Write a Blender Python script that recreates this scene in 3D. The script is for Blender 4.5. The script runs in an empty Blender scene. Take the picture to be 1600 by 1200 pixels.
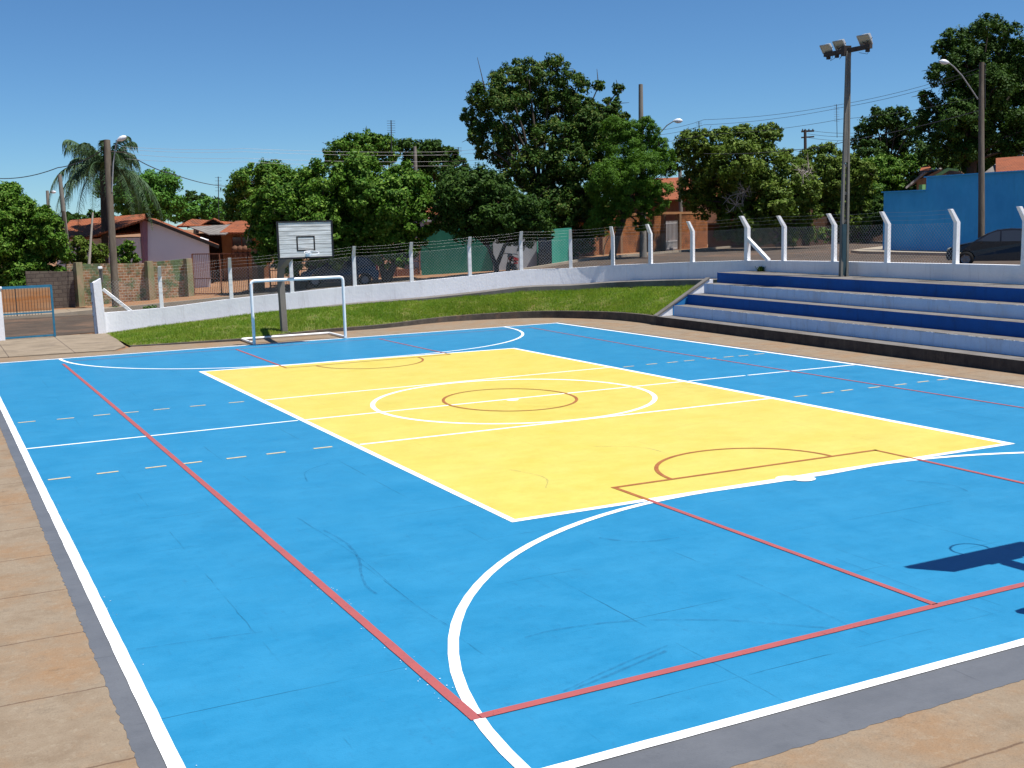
import bpy, math, random
import numpy as np
from mathutils import Vector, Matrix
random.seed(7); rng = np.random.default_rng(11)
R = math.radians
sc = bpy.context.scene
col = sc.collection

# ------------------------------------------------------------------ camera
CP = np.array([-10.932, -21.644, 3.813]); YA, PI_, RO, F = 0.46985, 0.14242, -0.02513, 1794.48
fw = np.array([math.sin(YA)*math.cos(PI_), math.cos(YA)*math.cos(PI_), -math.sin(PI_)])
r0 = np.array([math.cos(YA), -math.sin(YA), 0.0]); u0 = np.cross(r0, fw)
rt = r0*math.cos(RO)+u0*math.sin(RO); up = -r0*math.sin(RO)+u0*math.cos(RO)
cam = bpy.data.objects.new('camera', bpy.data.cameras.new('camera')); col.objects.link(cam)
cam.matrix_world = Matrix(((rt[0], up[0], -fw[0], CP[0]), (rt[1], up[1], -fw[1], CP[1]), (rt[2], up[2], -fw[2], CP[2]), (0, 0, 0, 1)))
cam.data.sensor_width = 36; cam.data.lens = F/1600*36; cam.data.clip_end = 3000; cam.data.clip_start = .1
sc.camera = cam
def ray(px, py): return fw + rt*(px-800)/F - up*(py-600)/F
def W(px, py, D):                      # survey: a sighting at a known distance -> world point
    return CP + ray(px, py)*D
def WZ(px, py, z):
    d = ray(px, py); return CP + d*(z-CP[2])/d[2]
def WX(px, py, X):
    d = ray(px, py); return CP + d*(X-CP[0])/d[0]
def WY(px, py, Y):
    d = ray(px, py); return CP + d*(Y-CP[1])/d[1]

# ------------------------------------------------------------------ materials
MATS = {}
def rgb(c): return (c[0], c[1], c[2], 1)
def mat(name, c1, c2=None, scale=3.0, rough=.8, bump=0.0, bscale=None, spec=.3, metal=0, detail=6, c3=None, s3=.4, t3=(.5, .7), stretch=(1, 1, 1), uv=False, lo=.35, hi=.65):
    m = bpy.data.materials.new(name); m.use_nodes = True; MATS[name] = m
    nt = m.node_tree; N = nt.nodes; L = nt.links; b = N['Principled BSDF']
    b.inputs['Roughness'].default_value = rough; b.inputs['Metallic'].default_value = metal
    b.inputs['Specular IOR Level'].default_value = spec
    tc = N.new('ShaderNodeTexCoord'); mp = N.new('ShaderNodeMapping'); mp.inputs['Scale'].default_value = stretch
    if uv: L.new(tc.outputs['UV'], mp.inputs[0])
    else:
        g = N.new('ShaderNodeNewGeometry'); L.new(g.outputs['Position'], mp.inputs[0])
    co = mp.outputs[0]
    colo = None
    if c2 is not None:
        n = N.new('ShaderNodeTexNoise'); n.inputs['Scale'].default_value = scale; n.inputs['Detail'].default_value = detail; n.inputs['Roughness'].default_value = .6
        L.new(co, n.inputs['Vector'])
        r = N.new('ShaderNodeMapRange'); r.inputs[1].default_value = lo; r.inputs[2].default_value = hi; L.new(n.outputs['Fac'], r.inputs[0])
        mx = N.new('ShaderNodeMix'); mx.data_type = 'RGBA'; mx.inputs[6].default_value = rgb(c1); mx.inputs[7].default_value = rgb(c2)
        L.new(r.outputs[0], mx.inputs[0]); colo = mx.outputs[2]
        if c3 is not None:
            n3 = N.new('ShaderNodeTexNoise'); n3.inputs['Scale'].default_value = s3; n3.inputs['Detail'].default_value = 8; n3.inputs['Roughness'].default_value = .7
            L.new(co, n3.inputs['Vector'])
            r3 = N.new('ShaderNodeMapRange'); r3.inputs[1].default_value = t3[0]; r3.inputs[2].default_value = t3[1]; L.new(n3.outputs['Fac'], r3.inputs[0])
            m3 = N.new('ShaderNodeMix'); m3.data_type = 'RGBA'; L.new(colo, m3.inputs[6]); m3.inputs[7].default_value = rgb(c3); L.new(r3.outputs[0], m3.inputs[0]); colo = m3.outputs[2]
        L.new(colo, b.inputs['Base Color'])
    else: b.inputs['Base Color'].default_value = rgb(c1)
    if bump:
        n = N.new('ShaderNodeTexNoise'); n.inputs['Scale'].default_value = bscale or scale*4; n.inputs['Detail'].default_value = 5; L.new(co, n.inputs['Vector'])
        bp = N.new('ShaderNodeBump'); bp.inputs['Strength'].default_value = bump; bp.inputs['Distance'].default_value = .02
        L.new(n.outputs['Fac'], bp.inputs['Height']); L.new(bp.outputs[0], b.inputs['Normal'])
    m['co'] = 0
    return m
def base_col(m):
    b = m.node_tree.nodes['Principled BSDF']; l = b.inputs['Base Color'].links
    return b, (l[0].from_socket if l else None)
def overlay(m, fac_socket, color, fac_scale=1.0):
    nt = m.node_tree; b, s = base_col(m)
    mx = nt.nodes.new('ShaderNodeMix'); mx.data_type = 'RGBA'
    if s: nt.links.new(s, mx.inputs[6])
    else: mx.inputs[6].default_value = b.inputs['Base Color'].default_value
    mx.inputs[7].default_value = rgb(color)
    if fac_scale != 1:
        mm = nt.nodes.new('ShaderNodeMath'); mm.operation = 'MULTIPLY'; mm.inputs[1].default_value = fac_scale; nt.links.new(fac_socket, mm.inputs[0]); fac_socket = mm.outputs[0]
    nt.links.new(fac_socket, mx.inputs[0]); nt.links.new(mx.outputs[2], b.inputs['Base Color'])
def mth(nt, op, a, b=None, c=None):
    n = nt.nodes.new('ShaderNodeMath'); n.operation = op
    for i, v in enumerate((a, b, c)):
        if v is None: continue
        if hasattr(v, 'default_value') or hasattr(v, 'links'): nt.links.new(v, n.inputs[i])
        else: n.inputs[i].default_value = v
    return n.outputs[0]
def noise(nt, vec, scale, detail=4, rough=.6):
    n = nt.nodes.new('ShaderNodeTexNoise'); n.inputs['Scale'].default_value = scale; n.inputs['Detail'].default_value = detail; n.inputs['Roughness'].default_value = rough
    nt.links.new(vec, n.inputs['Vector']); return n.outputs['Fac']
def rng_(nt, s, a, b, c=0, d=1):
    r = nt.nodes.new('ShaderNodeMapRange'); nt.links.new(s, r.inputs[0])
    for i, v in enumerate((a, b, c, d)): r.inputs[i+1].default_value = v
    return r.outputs[0]
def add_slab_joints(m, sx, sy, ox, oy, width, color, broken=(.4, .6), strength=.8, warp=.03):
    nt = m.node_tree; N = nt.nodes; L = nt.links
    g = N.new('ShaderNodeNewGeometry'); sp = N.new('ShaderNodeSeparateXYZ')
    nz = N.new('ShaderNodeTexNoise'); nz.inputs['Scale'].default_value = 4; nz.inputs['Detail'].default_value = 4; L.new(g.outputs['Position'], nz.inputs['Vector'])
    vm = N.new('ShaderNodeVectorMath'); vm.operation = 'MULTIPLY_ADD'; L.new(nz.outputs['Color'], vm.inputs[0]); vm.inputs[1].default_value = (warp, warp, 0); L.new(g.outputs['Position'], vm.inputs[2])
    L.new(vm.outputs[0], sp.inputs[0])
    outs = []
    for ax, s, o in ((0, sx, ox), (1, sy, oy)):
        a = mth(nt, 'SUBTRACT', sp.outputs[ax], o); a = mth(nt, 'DIVIDE', a, s)
        fr = mth(nt, 'SUBTRACT', a, mth(nt, 'ROUND', a)); d = mth(nt, 'MULTIPLY', mth(nt, 'ABSOLUTE', fr), s)
        line = rng_(nt, d, width*.4, width, 1, 0)
        mk = N.new('ShaderNodeTexNoise'); mk.inputs['Scale'].default_value = .45; mk.inputs['Detail'].default_value = 5; mk.inputs['Roughness'].default_value = .7
        vo = N.new('ShaderNodeVectorMath'); vo.operation = 'ADD'; vo.inputs[1].default_value = (ax*17.3, 5.1, 0); L.new(g.outputs['Position'], vo.inputs[0]); L.new(vo.outputs[0], mk.inputs['Vector'])
        outs.append(mth(nt, 'MULTIPLY', line, rng_(nt, mk.outputs['Fac'], broken[0], broken[1])))
    overlay(m, mth(nt, 'MAXIMUM', outs[0], outs[1]), color, strength)
def add_scuffs(m, color, strength=.5, th=(.62, .72)):
    nt = m.node_tree; N = nt.nodes; L = nt.links
    g = N.new('ShaderNodeNewGeometry')
    tot = None
    for rot, sc_, seed in ((.5, (9, 1.2, 1), 0), (1.9, (14, 1.0, 1), 9.7), (2.7, (7, 1.5, 1), 4.1)):
        mp = N.new('ShaderNodeMapping'); mp.inputs['Rotation'].default_value = (0, 0, rot); mp.inputs['Scale'].default_value = sc_; mp.inputs['Location'].default_value = (seed, seed*2, 0)
        L.new(g.outputs['Position'], mp.inputs[0])
        n = noise(nt, mp.outputs[0], 1.3, 3, .5)
        s = rng_(nt, n, th[0], th[1])
        tot = s if tot is None else mth(nt, 'MAXIMUM', tot, s)
    fine = rng_(nt, noise(nt, g.outputs['Position'], 14, 4, .7), .45, .7)
    overlay(m, mth(nt, 'MULTIPLY', tot, fine), color, strength)
def brick(name, c1, c2, mortar, bw=.22, bh=.09, ms=.012, patch=None, pt=(.5, .6), ps=.9, dirt=(.05, .04, .035), bump=.5):
    m = bpy.data.materials.new(name); m.use_nodes = True; nt = m.node_tree; N = nt.nodes; L = nt.links; b = N['Principled BSDF']
    b.inputs['Roughness'].default_value = .9; b.inputs['Specular IOR Level'].default_value = .15
    tc = N.new('ShaderNodeTexCoord'); bt = N.new('ShaderNodeTexBrick'); L.new(tc.outputs['UV'], bt.inputs['Vector'])
    bt.inputs['Color1'].default_value = rgb(c1); bt.inputs['Color2'].default_value = rgb(c2); bt.inputs['Mortar'].default_value = rgb(mortar)
    bt.inputs['Scale'].default_value = 1; bt.inputs['Brick Width'].default_value = bw; bt.inputs['Row Height'].default_value = bh; bt.inputs['Mortar Size'].default_value = ms; bt.inputs['Bias'].default_value = -.1
    L.new(bt.outputs['Color'], b.inputs['Base Color'])
    g = N.new('ShaderNodeNewGeometry')
    if patch is not None:
        overlay(m, rng_(nt, noise(nt, g.outputs['Position'], ps, 8, .72), pt[0], pt[1]), patch, .85)
    overlay(m, rng_(nt, noise(nt, g.outputs['Position'], 2.3, 8, .7), .48, .7), dirt, .7)
    bp = N.new('ShaderNodeBump'); bp.inputs['Strength'].default_value = bump; bp.inputs['Distance'].default_value = .02; bp.invert = True
    L.new(bt.outputs['Fac'], bp.inputs['Height']); L.new(bp.outputs[0], b.inputs['Normal'])
    MATS[name] = m; return m
def ridged(name, c1, c2, c3, pitch=.2, row=.38, rough=.85, rowdark=.5):
    m = mat(name, c1, c2, scale=1.6, rough=rough, uv=False, c3=c3, s3=.9, t3=(.5, .68)); nt = m.node_tree; N = nt.nodes; L = nt.links
    tc = N.new('ShaderNodeTexCoord'); sp = N.new('ShaderNodeSeparateXYZ'); L.new(tc.outputs['UV'], sp.inputs[0])
    s = mth(nt, 'ABSOLUTE', mth(nt, 'SINE', mth(nt, 'MULTIPLY', sp.outputs[0], math.pi/pitch)))
    h = s
    overlay(m, rng_(nt, s, 0, .35, 1, 0), tuple(v*.35 for v in c1), .8)
    if row:
        fr = mth(nt, 'FRACT', mth(nt, 'DIVIDE', sp.outputs[1], row)); e = rng_(nt, fr, 0, .12, 1, 0)
        overlay(m, e, tuple(v*.3 for v in c1), rowdark)
        h = mth(nt, 'ADD', s, mth(nt, 'MULTIPLY', fr, -.6))
    b = N['Principled BSDF']; bp = N.new('ShaderNodeBump'); bp.inputs['Strength'].default_value = .9; bp.inputs['Distance'].default_value = .05
    L.new(h, bp.inputs['Height']); L.new(bp.outputs[0], b.inputs['Normal'])
    return m
def leafmat(name, c1, c2, c3=None, trans=.08, rough=.6, spec=.12):
    m = bpy.data.materials.new(name); m.use_nodes = True; MATS[name] = m; nt = m.node_tree; N = nt.nodes; L = nt.links; b = N['Principled BSDF']
    g = N.new('ShaderNodeNewGeometry')
    mx = N.new('ShaderNodeMix'); mx.data_type = 'RGBA'; mx.inputs[6].default_value = rgb(c1); mx.inputs[7].default_value = rgb(c2)
    L.new(rng_(nt, noise(nt, g.outputs['Position'], .9, 5, .7), .35, .65), mx.inputs[0]); L.new(mx.outputs[2], b.inputs['Base Color'])
    hi = rng_(nt, g.outputs['Random Per Island'], .6, 1.0)
    overlay(m, hi, c3 or tuple(min(1, v*1.8) for v in c2), .6)
    b.inputs['Roughness'].default_value = rough; b.inputs['Specular IOR Level'].default_value = spec
    tr = N.new('ShaderNodeBsdfTranslucent'); tr.inputs[0].default_value = (c2[0]*1.6, c2[1]*1.7, c2[2]*.6, 1)
    ms = N.new('ShaderNodeMixShader'); ms.inputs[0].default_value = trans
    L.new(b.outputs[0], ms.inputs[1]); L.new(tr.outputs[0], ms.inputs[2]); L.new(ms.outputs[0], N['Material Output'].inputs[0])
    return m

# ------------------------------------------------------------------ mesh builder
class MB:
    def __init__(s): s.v = []; s.f = []; s.sm = []
    def add(s, vs, fs, smooth=False):
        o = len(s.v); s.v += [tuple(map(float, v)) for v in vs]; s.f += [tuple(i+o for i in f) for f in fs]; s.sm += [smooth]*len(fs); return s
    def box(s, c, d, rz=0, M=None):
        x, y, z = (q/2 for q in d); P = [(a, b, e) for e in (-z, z) for a, b in ((-x, -y), (x, -y), (x, y), (-x, y))]
        ca, sa = math.cos(rz), math.sin(rz)
        if M is not None: P = [tuple((M @ Vector(p))) for p in P]
        else: P = [(p[0]*ca-p[1]*sa, p[0]*sa+p[1]*ca, p[2]) for p in P]
        P = [(p[0]+c[0], p[1]+c[1], p[2]+c[2]) for p in P]
        return s.add(P, [(0, 3, 2, 1), (4, 5, 6, 7), (0, 1, 5, 4), (1, 2, 6, 5), (2, 3, 7, 6), (3, 0, 4, 7)])
    def beam(s, a, b, w, h, upv=(0, 0, 1)):     # rectangular bar from a to b
        a = Vector(a); b = Vector(b); d = b-a; L_ = d.length; d.normalize(); x = d.cross(Vector(upv))
        if x.length < 1e-4: x = d.cross(Vector((0, 1, 0)))
        x.normalize(); y = x.cross(d)
        P = []
        for q in (a, b):
            for i, j in ((-1, -1), (1, -1), (1, 1), (-1, 1)): P.append(q + x*(i*w/2) + y*(j*h/2))
        return s.add(P, [(0, 3, 2, 1), (4, 5, 6, 7), (0, 1, 5, 4), (1, 2, 6, 5), (2, 3, 7, 6), (3, 0, 4, 7)])
    def tube(s, pts, rad, n=8, smooth=True, cap=True):
        pts = [Vector(p) for p in pts]; k = len(pts)
        if not hasattr(rad, '__len__'): rad = [rad]*k
        rings = []; prev = None
        for i, p in enumerate(pts):
            t = (pts[min(i+1, k-1)]-pts[max(i-1, 0)]).normalized()
            if prev is None:
                a = t.orthogonal().normalized()
            else:
                a = prev-t*prev.dot(t)
                a = a.normalized() if a.length > 1e-6 else t.orthogonal().normalized()
            prev = a; b = t.cross(a)
            rings += [p+(a*math.cos(2*math.pi*j/n)+b*math.sin(2*math.pi*j/n))*rad[i] for j in range(n)]
        fs = [(i*n+j, i*n+(j+1) % n, (i+1)*n+(j+1) % n, (i+1)*n+j) for i in range(k-1) for j in range(n)]
        s.add(rings, fs, smooth)
        if cap:
            s.add(rings[:n], [tuple(reversed(range(n)))]); s.add(rings[-n:], [tuple(range(n))])
        return s
    def ribbon(s, pts, w, z=0, closed=False, jit=0):      # flat painted strip following pts
        P = [Vector((p[0], p[1])) for p in pts]; k = len(P); o = []
        for i in range(k):
            a = P[(i-1) % k] if (closed or i) else P[i]; b = P[(i+1) % k] if (closed or i < k-1) else P[i]
            t = (b-a).normalized(); nrm = Vector((-t.y, t.x)); ww = w/2*(1+random.uniform(-jit, jit)); w2 = w/2*(1+random.uniform(-jit, jit))
            o += [(P[i].x+nrm.x*ww, P[i].y+nrm.y*ww, z), (P[i].x-nrm.x*w2, P[i].y-nrm.y*w2, z)]
        m = k if closed else k-1
        return s.add(o, [(2*i, 2*i+1, 2*((i+1) % k)+1, 2*((i+1) % k)) for i in range(m)])
    def poly(s, pts, z=None):
        P = [(p[0], p[1], z if z is not None else p[2]) for p in pts]; return s.add(P, [tuple(range(len(P)))])
    def prism(s, pts, z0, z1):             # vertical extrusion of a plan outline (ccw)
        n = len(pts); P = [(p[0], p[1], z0) for p in pts]+[(p[0], p[1], z1) for p in pts]
        return s.add(P, [tuple(reversed(range(n))), tuple(range(n, 2*n))]+[(i, (i+1) % n, n+(i+1) % n, n+i) for i in range(n)])
    def extr(s, P, vec):                     # extrude planar polygon by vector
        n = len(P); v = np.array(vec, float); Q = [tuple(np.array(p, float)+v) for p in P]
        return s.add(list(P)+Q, [tuple(reversed(range(n))), tuple(range(n, 2*n))]+[(i, (i+1) % n, n+(i+1) % n, n+i) for i in range(n)])
    def lathe(s, prof, n=16, c=(0, 0, 0), ax='z', smooth=True):
        rings = []
        for r_, h in prof:
            for j in range(n):
                a = 2*math.pi*j/n; x, y = r_*math.cos(a), r_*math.sin(a)
                p = (x, y, h) if ax == 'z' else ((h, x, y) if ax == 'x' else (x, h, y))
                rings.append((p[0]+c[0], p[1]+c[1], p[2]+c[2]))
        return s.add(rings, [(i*n+j, i*n+(j+1) % n, (i+1)*n+(j+1) % n, (i+1)*n+j) for i in range(len(prof)-1) for j in range(n)], smooth)
    def ring(s, R_, r_, c, n=28, m=8):
        P = []; 
        for i in range(n):
            a = 2*math.pi*i/n
            for j in range(m):
                b = 2*math.pi*j/m; P.append((c[0]+(R_+r_*math.cos(b))*math.cos(a), c[1]+(R_+r_*math.cos(b))*math.sin(a), c[2]+r_*math.sin(b)))
        return s.add(P, [(i*m+j, i*m+(j+1) % m, ((i+1) % n)*m+(j+1) % m, ((i+1) % n)*m+j) for i in range(n) for j in range(m)], True)
def setuv(me):
    n = len(me.loops); 
    if n == 0: return
    co = np.empty(len(me.vertices)*3, np.float32); me.vertices.foreach_get('co', co); co = co.reshape(-1, 3)
    vi = np.empty(n, np.int32); me.loops.foreach_get('vertex_index', vi)
    pn = np.empty(len(me.polygons)*3, np.float32); me.polygons.foreach_get('normal', pn); pn = pn.reshape(-1, 3)
    tot = np.empty(len(me.polygons), np.int32); me.polygons.foreach_get('loop_total', tot)
    nn = np.repeat(pn, tot, axis=0)
    t = np.stack([-nn[:, 1], nn[:, 0], np.zeros(len(nn))], -1); l = np.linalg.norm(t, axis=1); flat = l < .12
    t[flat] = (1, 0, 0); l[flat] = 1; t /= l[:, None]
    b = np.cross(nn, t); p = co[vi]
    uv = np.stack([(p*t).sum(1), (p*b).sum(1)], -1).astype(np.float32)
    me.uv_layers.new(name='UVMap').data.foreach_set('uv', uv.ravel())
def root_of(o):
    while o.parent: o = o.parent
    return o
def link(name, me, parent=None):
    o = bpy.data.objects.new(name, me); col.objects.link(o)
    if parent is not None: o.parent = parent
    return o
def obj(name, mb, m, parent=None, bevel=0, origin=None):
    v = np.array(mb.v, float)
    if parent is not None: off = np.array(root_of(parent).location)
    elif origin is not None: off = np.array(origin, float)
    else: off = np.array([(v[:, 0].min()+v[:, 0].max())/2, (v[:, 1].min()+v[:, 1].max())/2, v[:, 2].min()])
    me = bpy.data.meshes.new(name); me.from_pydata([tuple(p) for p in (v-off)], [], mb.f); me.update()
    setuv(me); me.polygons.foreach_set('use_smooth', mb.sm); me.materials.append(m if not isinstance(m, str) else MATS[m])
    o = link(name, me, parent)
    if parent is None: o.location = off
    if bevel:
        bv = o.modifiers.new('bevel', 'BEVEL'); bv.width = bevel; bv.segments = 2; bv.limit_method = 'ANGLE'
    return o
def tag(o, label=None, cat=None, group=None, kind=None):
    if label: o['label'] = label
    if cat: o['category'] = cat
    if group: o['group'] = group
    if kind: o['kind'] = kind
    return o
def thing(name, label, cat, loc, group=None):
    o = bpy.data.objects.new(name, None); col.objects.link(o); o.location = tuple(map(float, loc)); o.empty_display_size = .3
    return tag(o, label, cat, group)
def struct(name, mb, m, label=None, cat=None):
    o = obj(name, mb, m); o['kind'] = 'structure'; 
    if label: tag(o, label, cat)
    return o
def dup(o, label=None, parent=None, deep=0):
    c = o.copy(); col.objects.link(c); c.parent = parent
    for ch in o.children: dup(ch, None, c)
    if label: c['label'] = label
    return c

# ------------------------------------------------------------------ palette
BLUE1, BLUE2 = (.012, .180, .350), (.024, .210, .385)
for nm, a, b_, sc_c in (('paint_blue', BLUE1, BLUE2, (.02, .05, .12)), ('paint_yellow', (.56, .45, .072), (.60, .50, .11), (.35, .25, .05)), ('paint_grey', (.10, .105, .115), (.125, .13, .14), (.05, .05, .05))):
    m = mat(nm, a, b_, scale=1.1, rough=.42, bump=.12, bscale=60, spec=.45, lo=.3, hi=.7)
    add_scuffs(m, sc_c, .26 if nm != 'paint_yellow' else .22)
    nt = m.node_tree; g = nt.nodes.new('ShaderNodeNewGeometry')
    overlay(m, rng_(nt, noise(nt, g.outputs['Position'], .35, 7, .75), .54, .78), tuple(v*.72 for v in a), .5)
    lite = tuple(min(1, v*1.2+.006) for v in b_)
    mpn = nt.nodes.new('ShaderNodeMapping'); mpn.inputs['Scale'].default_value = (.8, 1.5, 1); mpn.inputs['Rotation'].default_value = (0, 0, .2); nt.links.new(g.outputs['Position'], mpn.inputs[0])
    overlay(m, rng_(nt, noise(nt, mpn.outputs[0], 1.7, 9, .75), .44, .72), lite, .45)
    overlay(m, rng_(nt, noise(nt, g.outputs['Position'], 5.5, 8, .8), .52, .72), tuple(v*.8 for v in a), .45)
    overlay(m, rng_(nt, noise(nt, g.outputs['Position'], 45, 3, .7), .62, .74), tuple(v*.55 for v in a), .35)
    add_slab_joints(m, 1.62, 1.62, -6.8, -11.12, .009, tuple(v*.2 for v in a), (.5, .62), .6 if nm != 'paint_yellow' else .25)
mat('line_white', (.84, .85, .86), (.74, .76, .78), scale=5, rough=.6, spec=.2, lo=.45, hi=.8)
mat('line_cream', (.58, .48, .29), (.42, .37, .26), scale=9, rough=.7)
mat('line_red', (.36, .085, .08), (.31, .08, .085), scale=4, rough=.6)
mat('line_brown', (.28, .09, .03), (.36, .14, .035), scale=6, rough=.6)
for nm in ('line_white', 'line_red', 'line_brown', 'line_cream'):      # worn, chipped paint shows the coat below
    nt = MATS[nm].node_tree; tr = nt.nodes.new('ShaderNodeBsdfTransparent'); ms = nt.nodes.new('ShaderNodeMixShader'); g = nt.nodes.new('ShaderNodeNewGeometry')
    chip = rng_(nt, noise(nt, g.outputs['Position'], 38, 5, .75), .60, .66); area = rng_(nt, noise(nt, g.outputs['Position'], 1.6, 4, .6), .42, .62, .15, .9)
    overlay(MATS[nm], rng_(nt, noise(nt, g.outputs['Position'], 3, 7, .75), .5, .75), (.45, .42, .36) if 'white' in nm or 'cream' in nm else (.22, .10, .09), .3)
    nt.links.new(mth(nt, 'MULTIPLY', chip, area), ms.inputs[0]); nt.links.new(nt.nodes['Principled BSDF'].outputs[0], ms.inputs[1]); nt.links.new(tr.outputs[0], ms.inputs[2]); nt.links.new(ms.outputs[0], nt.nodes['Material Output'].inputs[0])
m = mat('scuff', (.015, .06, .14), rough=.8)
nt = m.node_tree; tr = nt.nodes.new('ShaderNodeBsdfTransparent'); ms = nt.nodes.new('ShaderNodeMixShader'); g = nt.nodes.new('ShaderNodeNewGeometry')
nt.links.new(rng_(nt, noise(nt, g.outputs['Position'], 9, 5, .7), .35, .7, .02, .32), ms.inputs[0]); nt.links.new(tr.outputs[0], ms.inputs[1]); nt.links.new(nt.nodes['Principled BSDF'].outputs[0], ms.inputs[2]); nt.links.new(ms.outputs[0], nt.nodes['Material Output'].inputs[0])
m = mat('apron', (.20, .150, .103), (.27, .215, .155), scale=2.2, rough=.9, bump=.25, bscale=40, spec=.15, c3=(.26, .16, .088), s3=.6, t3=(.46, .66), detail=9)
add_slab_joints(m, 50, 1.5, -30.6, -5.8, .016, (.10, .06, .04), (.3, .45), .75, .05)
nt = m.node_tree; g = nt.nodes.new('ShaderNodeNewGeometry')
overlay(m, rng_(nt, noise(nt, g.outputs['Position'], 70, 4, .8), .5, .75), (.07, .05, .035), .45); overlay(m, rng_(nt, noise(nt, g.outputs['Position'], 9, 10, .8), .52, .7), (.34, .29, .22), .45); overlay(m, rng_(nt, noise(nt, g.outputs['Position'], 2.2, 10, .8), .53, .66), (.115, .085, .06), .55)
m = mat('pavement', (.22, .175, .125), (.28, .225, .165), scale=1.5, rough=.9, bump=.2, bscale=40, spec=.15, c3=(.15, .12, .09), s3=.9, t3=(.5, .75)); add_slab_joints(m, 1.9, 2.2, -6.9, 16.2, .02, (.08, .06, .05), (.2, .3), .8, .03)
mat('kerb', (.06, .052, .046), (.10, .085, .07), scale=4, rough=.95, bump=.4, c3=(.20, .13, .085), s3=1.1, t3=(.55, .75))
mat('tread', (.135, .125, .115), (.175, .16, .148), scale=3, rough=.9, bump=.2, bscale=50, c3=(.10, .085, .07), s3=.8)
mat('dark_base', (.035, .030, .030), (.065, .055, .05), scale=2.5, rough=.95, bump=.3, c3=(.10, .085, .07), s3=1.7, t3=(.55, .8))
mat('riser_white', (.48, .61, .82), (.43, .56, .78), scale=3, rough=.8, bump=.15, c3=(.40, .43, .52), s3=1.3, t3=(.5, .8), stretch=(1, 1, .5))
mat('riser_blue', (.004, .075, .30), (.005, .085, .34), scale=3, rough=.75, bump=.12, c3=(.012, .06, .18), s3=1.3, t3=(.55, .8))
mat('side_blue', (.02, .17, .42), (.02, .2, .46), scale=3, rough=.75)
mat('wall_white', (.84, .84, .86), (.78, .78, .81), scale=2, rough=.85, bump=.3, bscale=14, c3=(.6, .57, .56), s3=1.4, t3=(.6, .82), stretch=(1, 1, .6))
mat('post_white', (.86, .86, .86), (.78, .78, .78), scale=6, rough=.8, bump=.2, c3=(.45, .42, .4), s3=3, t3=(.62, .8))
mat('goal_white', (.88, .87, .84), (.80, .79, .76), scale=5, rough=.35, spec=.5)
mat('wire', (.5, .5, .5), rough=.5, metal=.6)
mat('wire_dark', (.05, .05, .055), rough=.6)
mat('concrete_pole', (.16, .145, .125), (.22, .20, .17), scale=4, rough=.9, bump=.2, c3=(.12, .11, .10), s3=2, stretch=(1, 1, .3))
mat('green_pole', (.13, .125, .11), (.19, .18, .155), scale=4, rough=.85, bump=.2, stretch=(1, 1, .3))
mat('pole_paint', (.035, .075, .09), (.05, .10, .12), scale=4, rough=.8)
mat('wood_pole', (.11, .09, .07), (.17, .14, .105), scale=5, rough=.95, bump=.4, c3=(.07, .055, .04), s3=2, stretch=(1, 1, .15))
mat('board', (.46, .46, .44), (.72, .72, .70), scale=4, rough=.75, c3=(.25, .25, .25), s3=2.4, t3=(.5, .72), stretch=(.5, 1, 7))
mat('black', (.012, .012, .014), rough=.6)
mat('ring_white', (.8, .8, .8), rough=.4, spec=.5)
mat('gate_blue', (.02, .14, .24), (.03, .18, .30), scale=6, rough=.5, spec=.4)
mat('stile_grey', (.12, .16, .24), (.17, .21, .29), scale=6, rough=.6)
mat('lamp_body', (.42, .43, .43), (.32, .33, .33), scale=8, rough=.5, metal=.3)
mat('lamp_glass', (.28, .27, .22), rough=.15, spec=.8)
mat('lamp_cap', (.75, .77, .8), rough=.25, spec=.7)
mat('rust', (.16, .055, .03), (.22, .09, .05), scale=8, rough=.85)
mat('grille', (.45, .43, .42), rough=.6)
mat('asphalt', (.058, .042, .031), (.082, .061, .045), scale=1.2, rough=.95, bump=.4, bscale=60, c3=(.16, .095, .06), s3=.35, t3=(.5, .7))
mat('dirt', (.23, .115, .055), (.28, .155, .085), scale=.8, rough=.95, bump=.3, c3=(.07, .08, .025), s3=.25, t3=(.58, .7))
mat('kerb_light', (.30, .25, .185), (.36, .30, .23), scale=2, rough=.9)
mat('far_ground', (.10, .10, .04), (.2, .13, .07), scale=.05, rough=1)
mat('lilac_wall', (.86, .85, .86), (.88, .87, .88), scale=1.2, rough=.9, c3=(.80, .77, .79), s3=.7)
mat('mauve', (.30, .17, .22), (.36, .21, .26), scale=2, rough=.9)
mat('ochre_wall', (.30, .14, .06), (.36, .18, .08), scale=2, rough=.9)
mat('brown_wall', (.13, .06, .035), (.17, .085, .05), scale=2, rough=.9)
mat('green_wall', (.035, .25, .18), (.055, .30, .22), scale=1.2, rough=.85, c3=(.07, .26, .19), s3=.8, t3=(.55, .75), stretch=(1, 1, .35))
mat('pale_wall', (.27, .29, .31), (.34, .36, .38), scale=1.2, rough=.9)
m = mat('blue_wall', (.06, .44, .80), (.08, .47, .84), scale=.8, rough=.8, c3=(.05, .36, .72), s3=.35, t3=(.45, .7))
mat('orange_wall', (.42, .17, .055), (.46, .28, .16), scale=1.1, rough=.9, stretch=(.3, .3, 2))
mat('leaf_green_paint', (.16, .34, .12), (.2, .38, .15), scale=3, rough=.8)
mat('worn_pillar', (.34, .26, .17), (.16, .20, .10), scale=2.5, rough=.9, bump=.3, c3=(.26, .14, .08), s3=2, stretch=(1, 1, .5))
mat('white_trim', (.7, .68, .64), (.6, .58, .55), scale=3, rough=.8)
mat('dark_wood', (.035, .03, .028), (.055, .045, .04), scale=6, rough=.9)
mat('window_dark', (.015, .017, .02), rough=.15, spec=.6)
mat('pillar_stone', (.25, .15, .08), (.18, .10, .055), scale=7, rough=.9, bump=.5)
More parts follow.
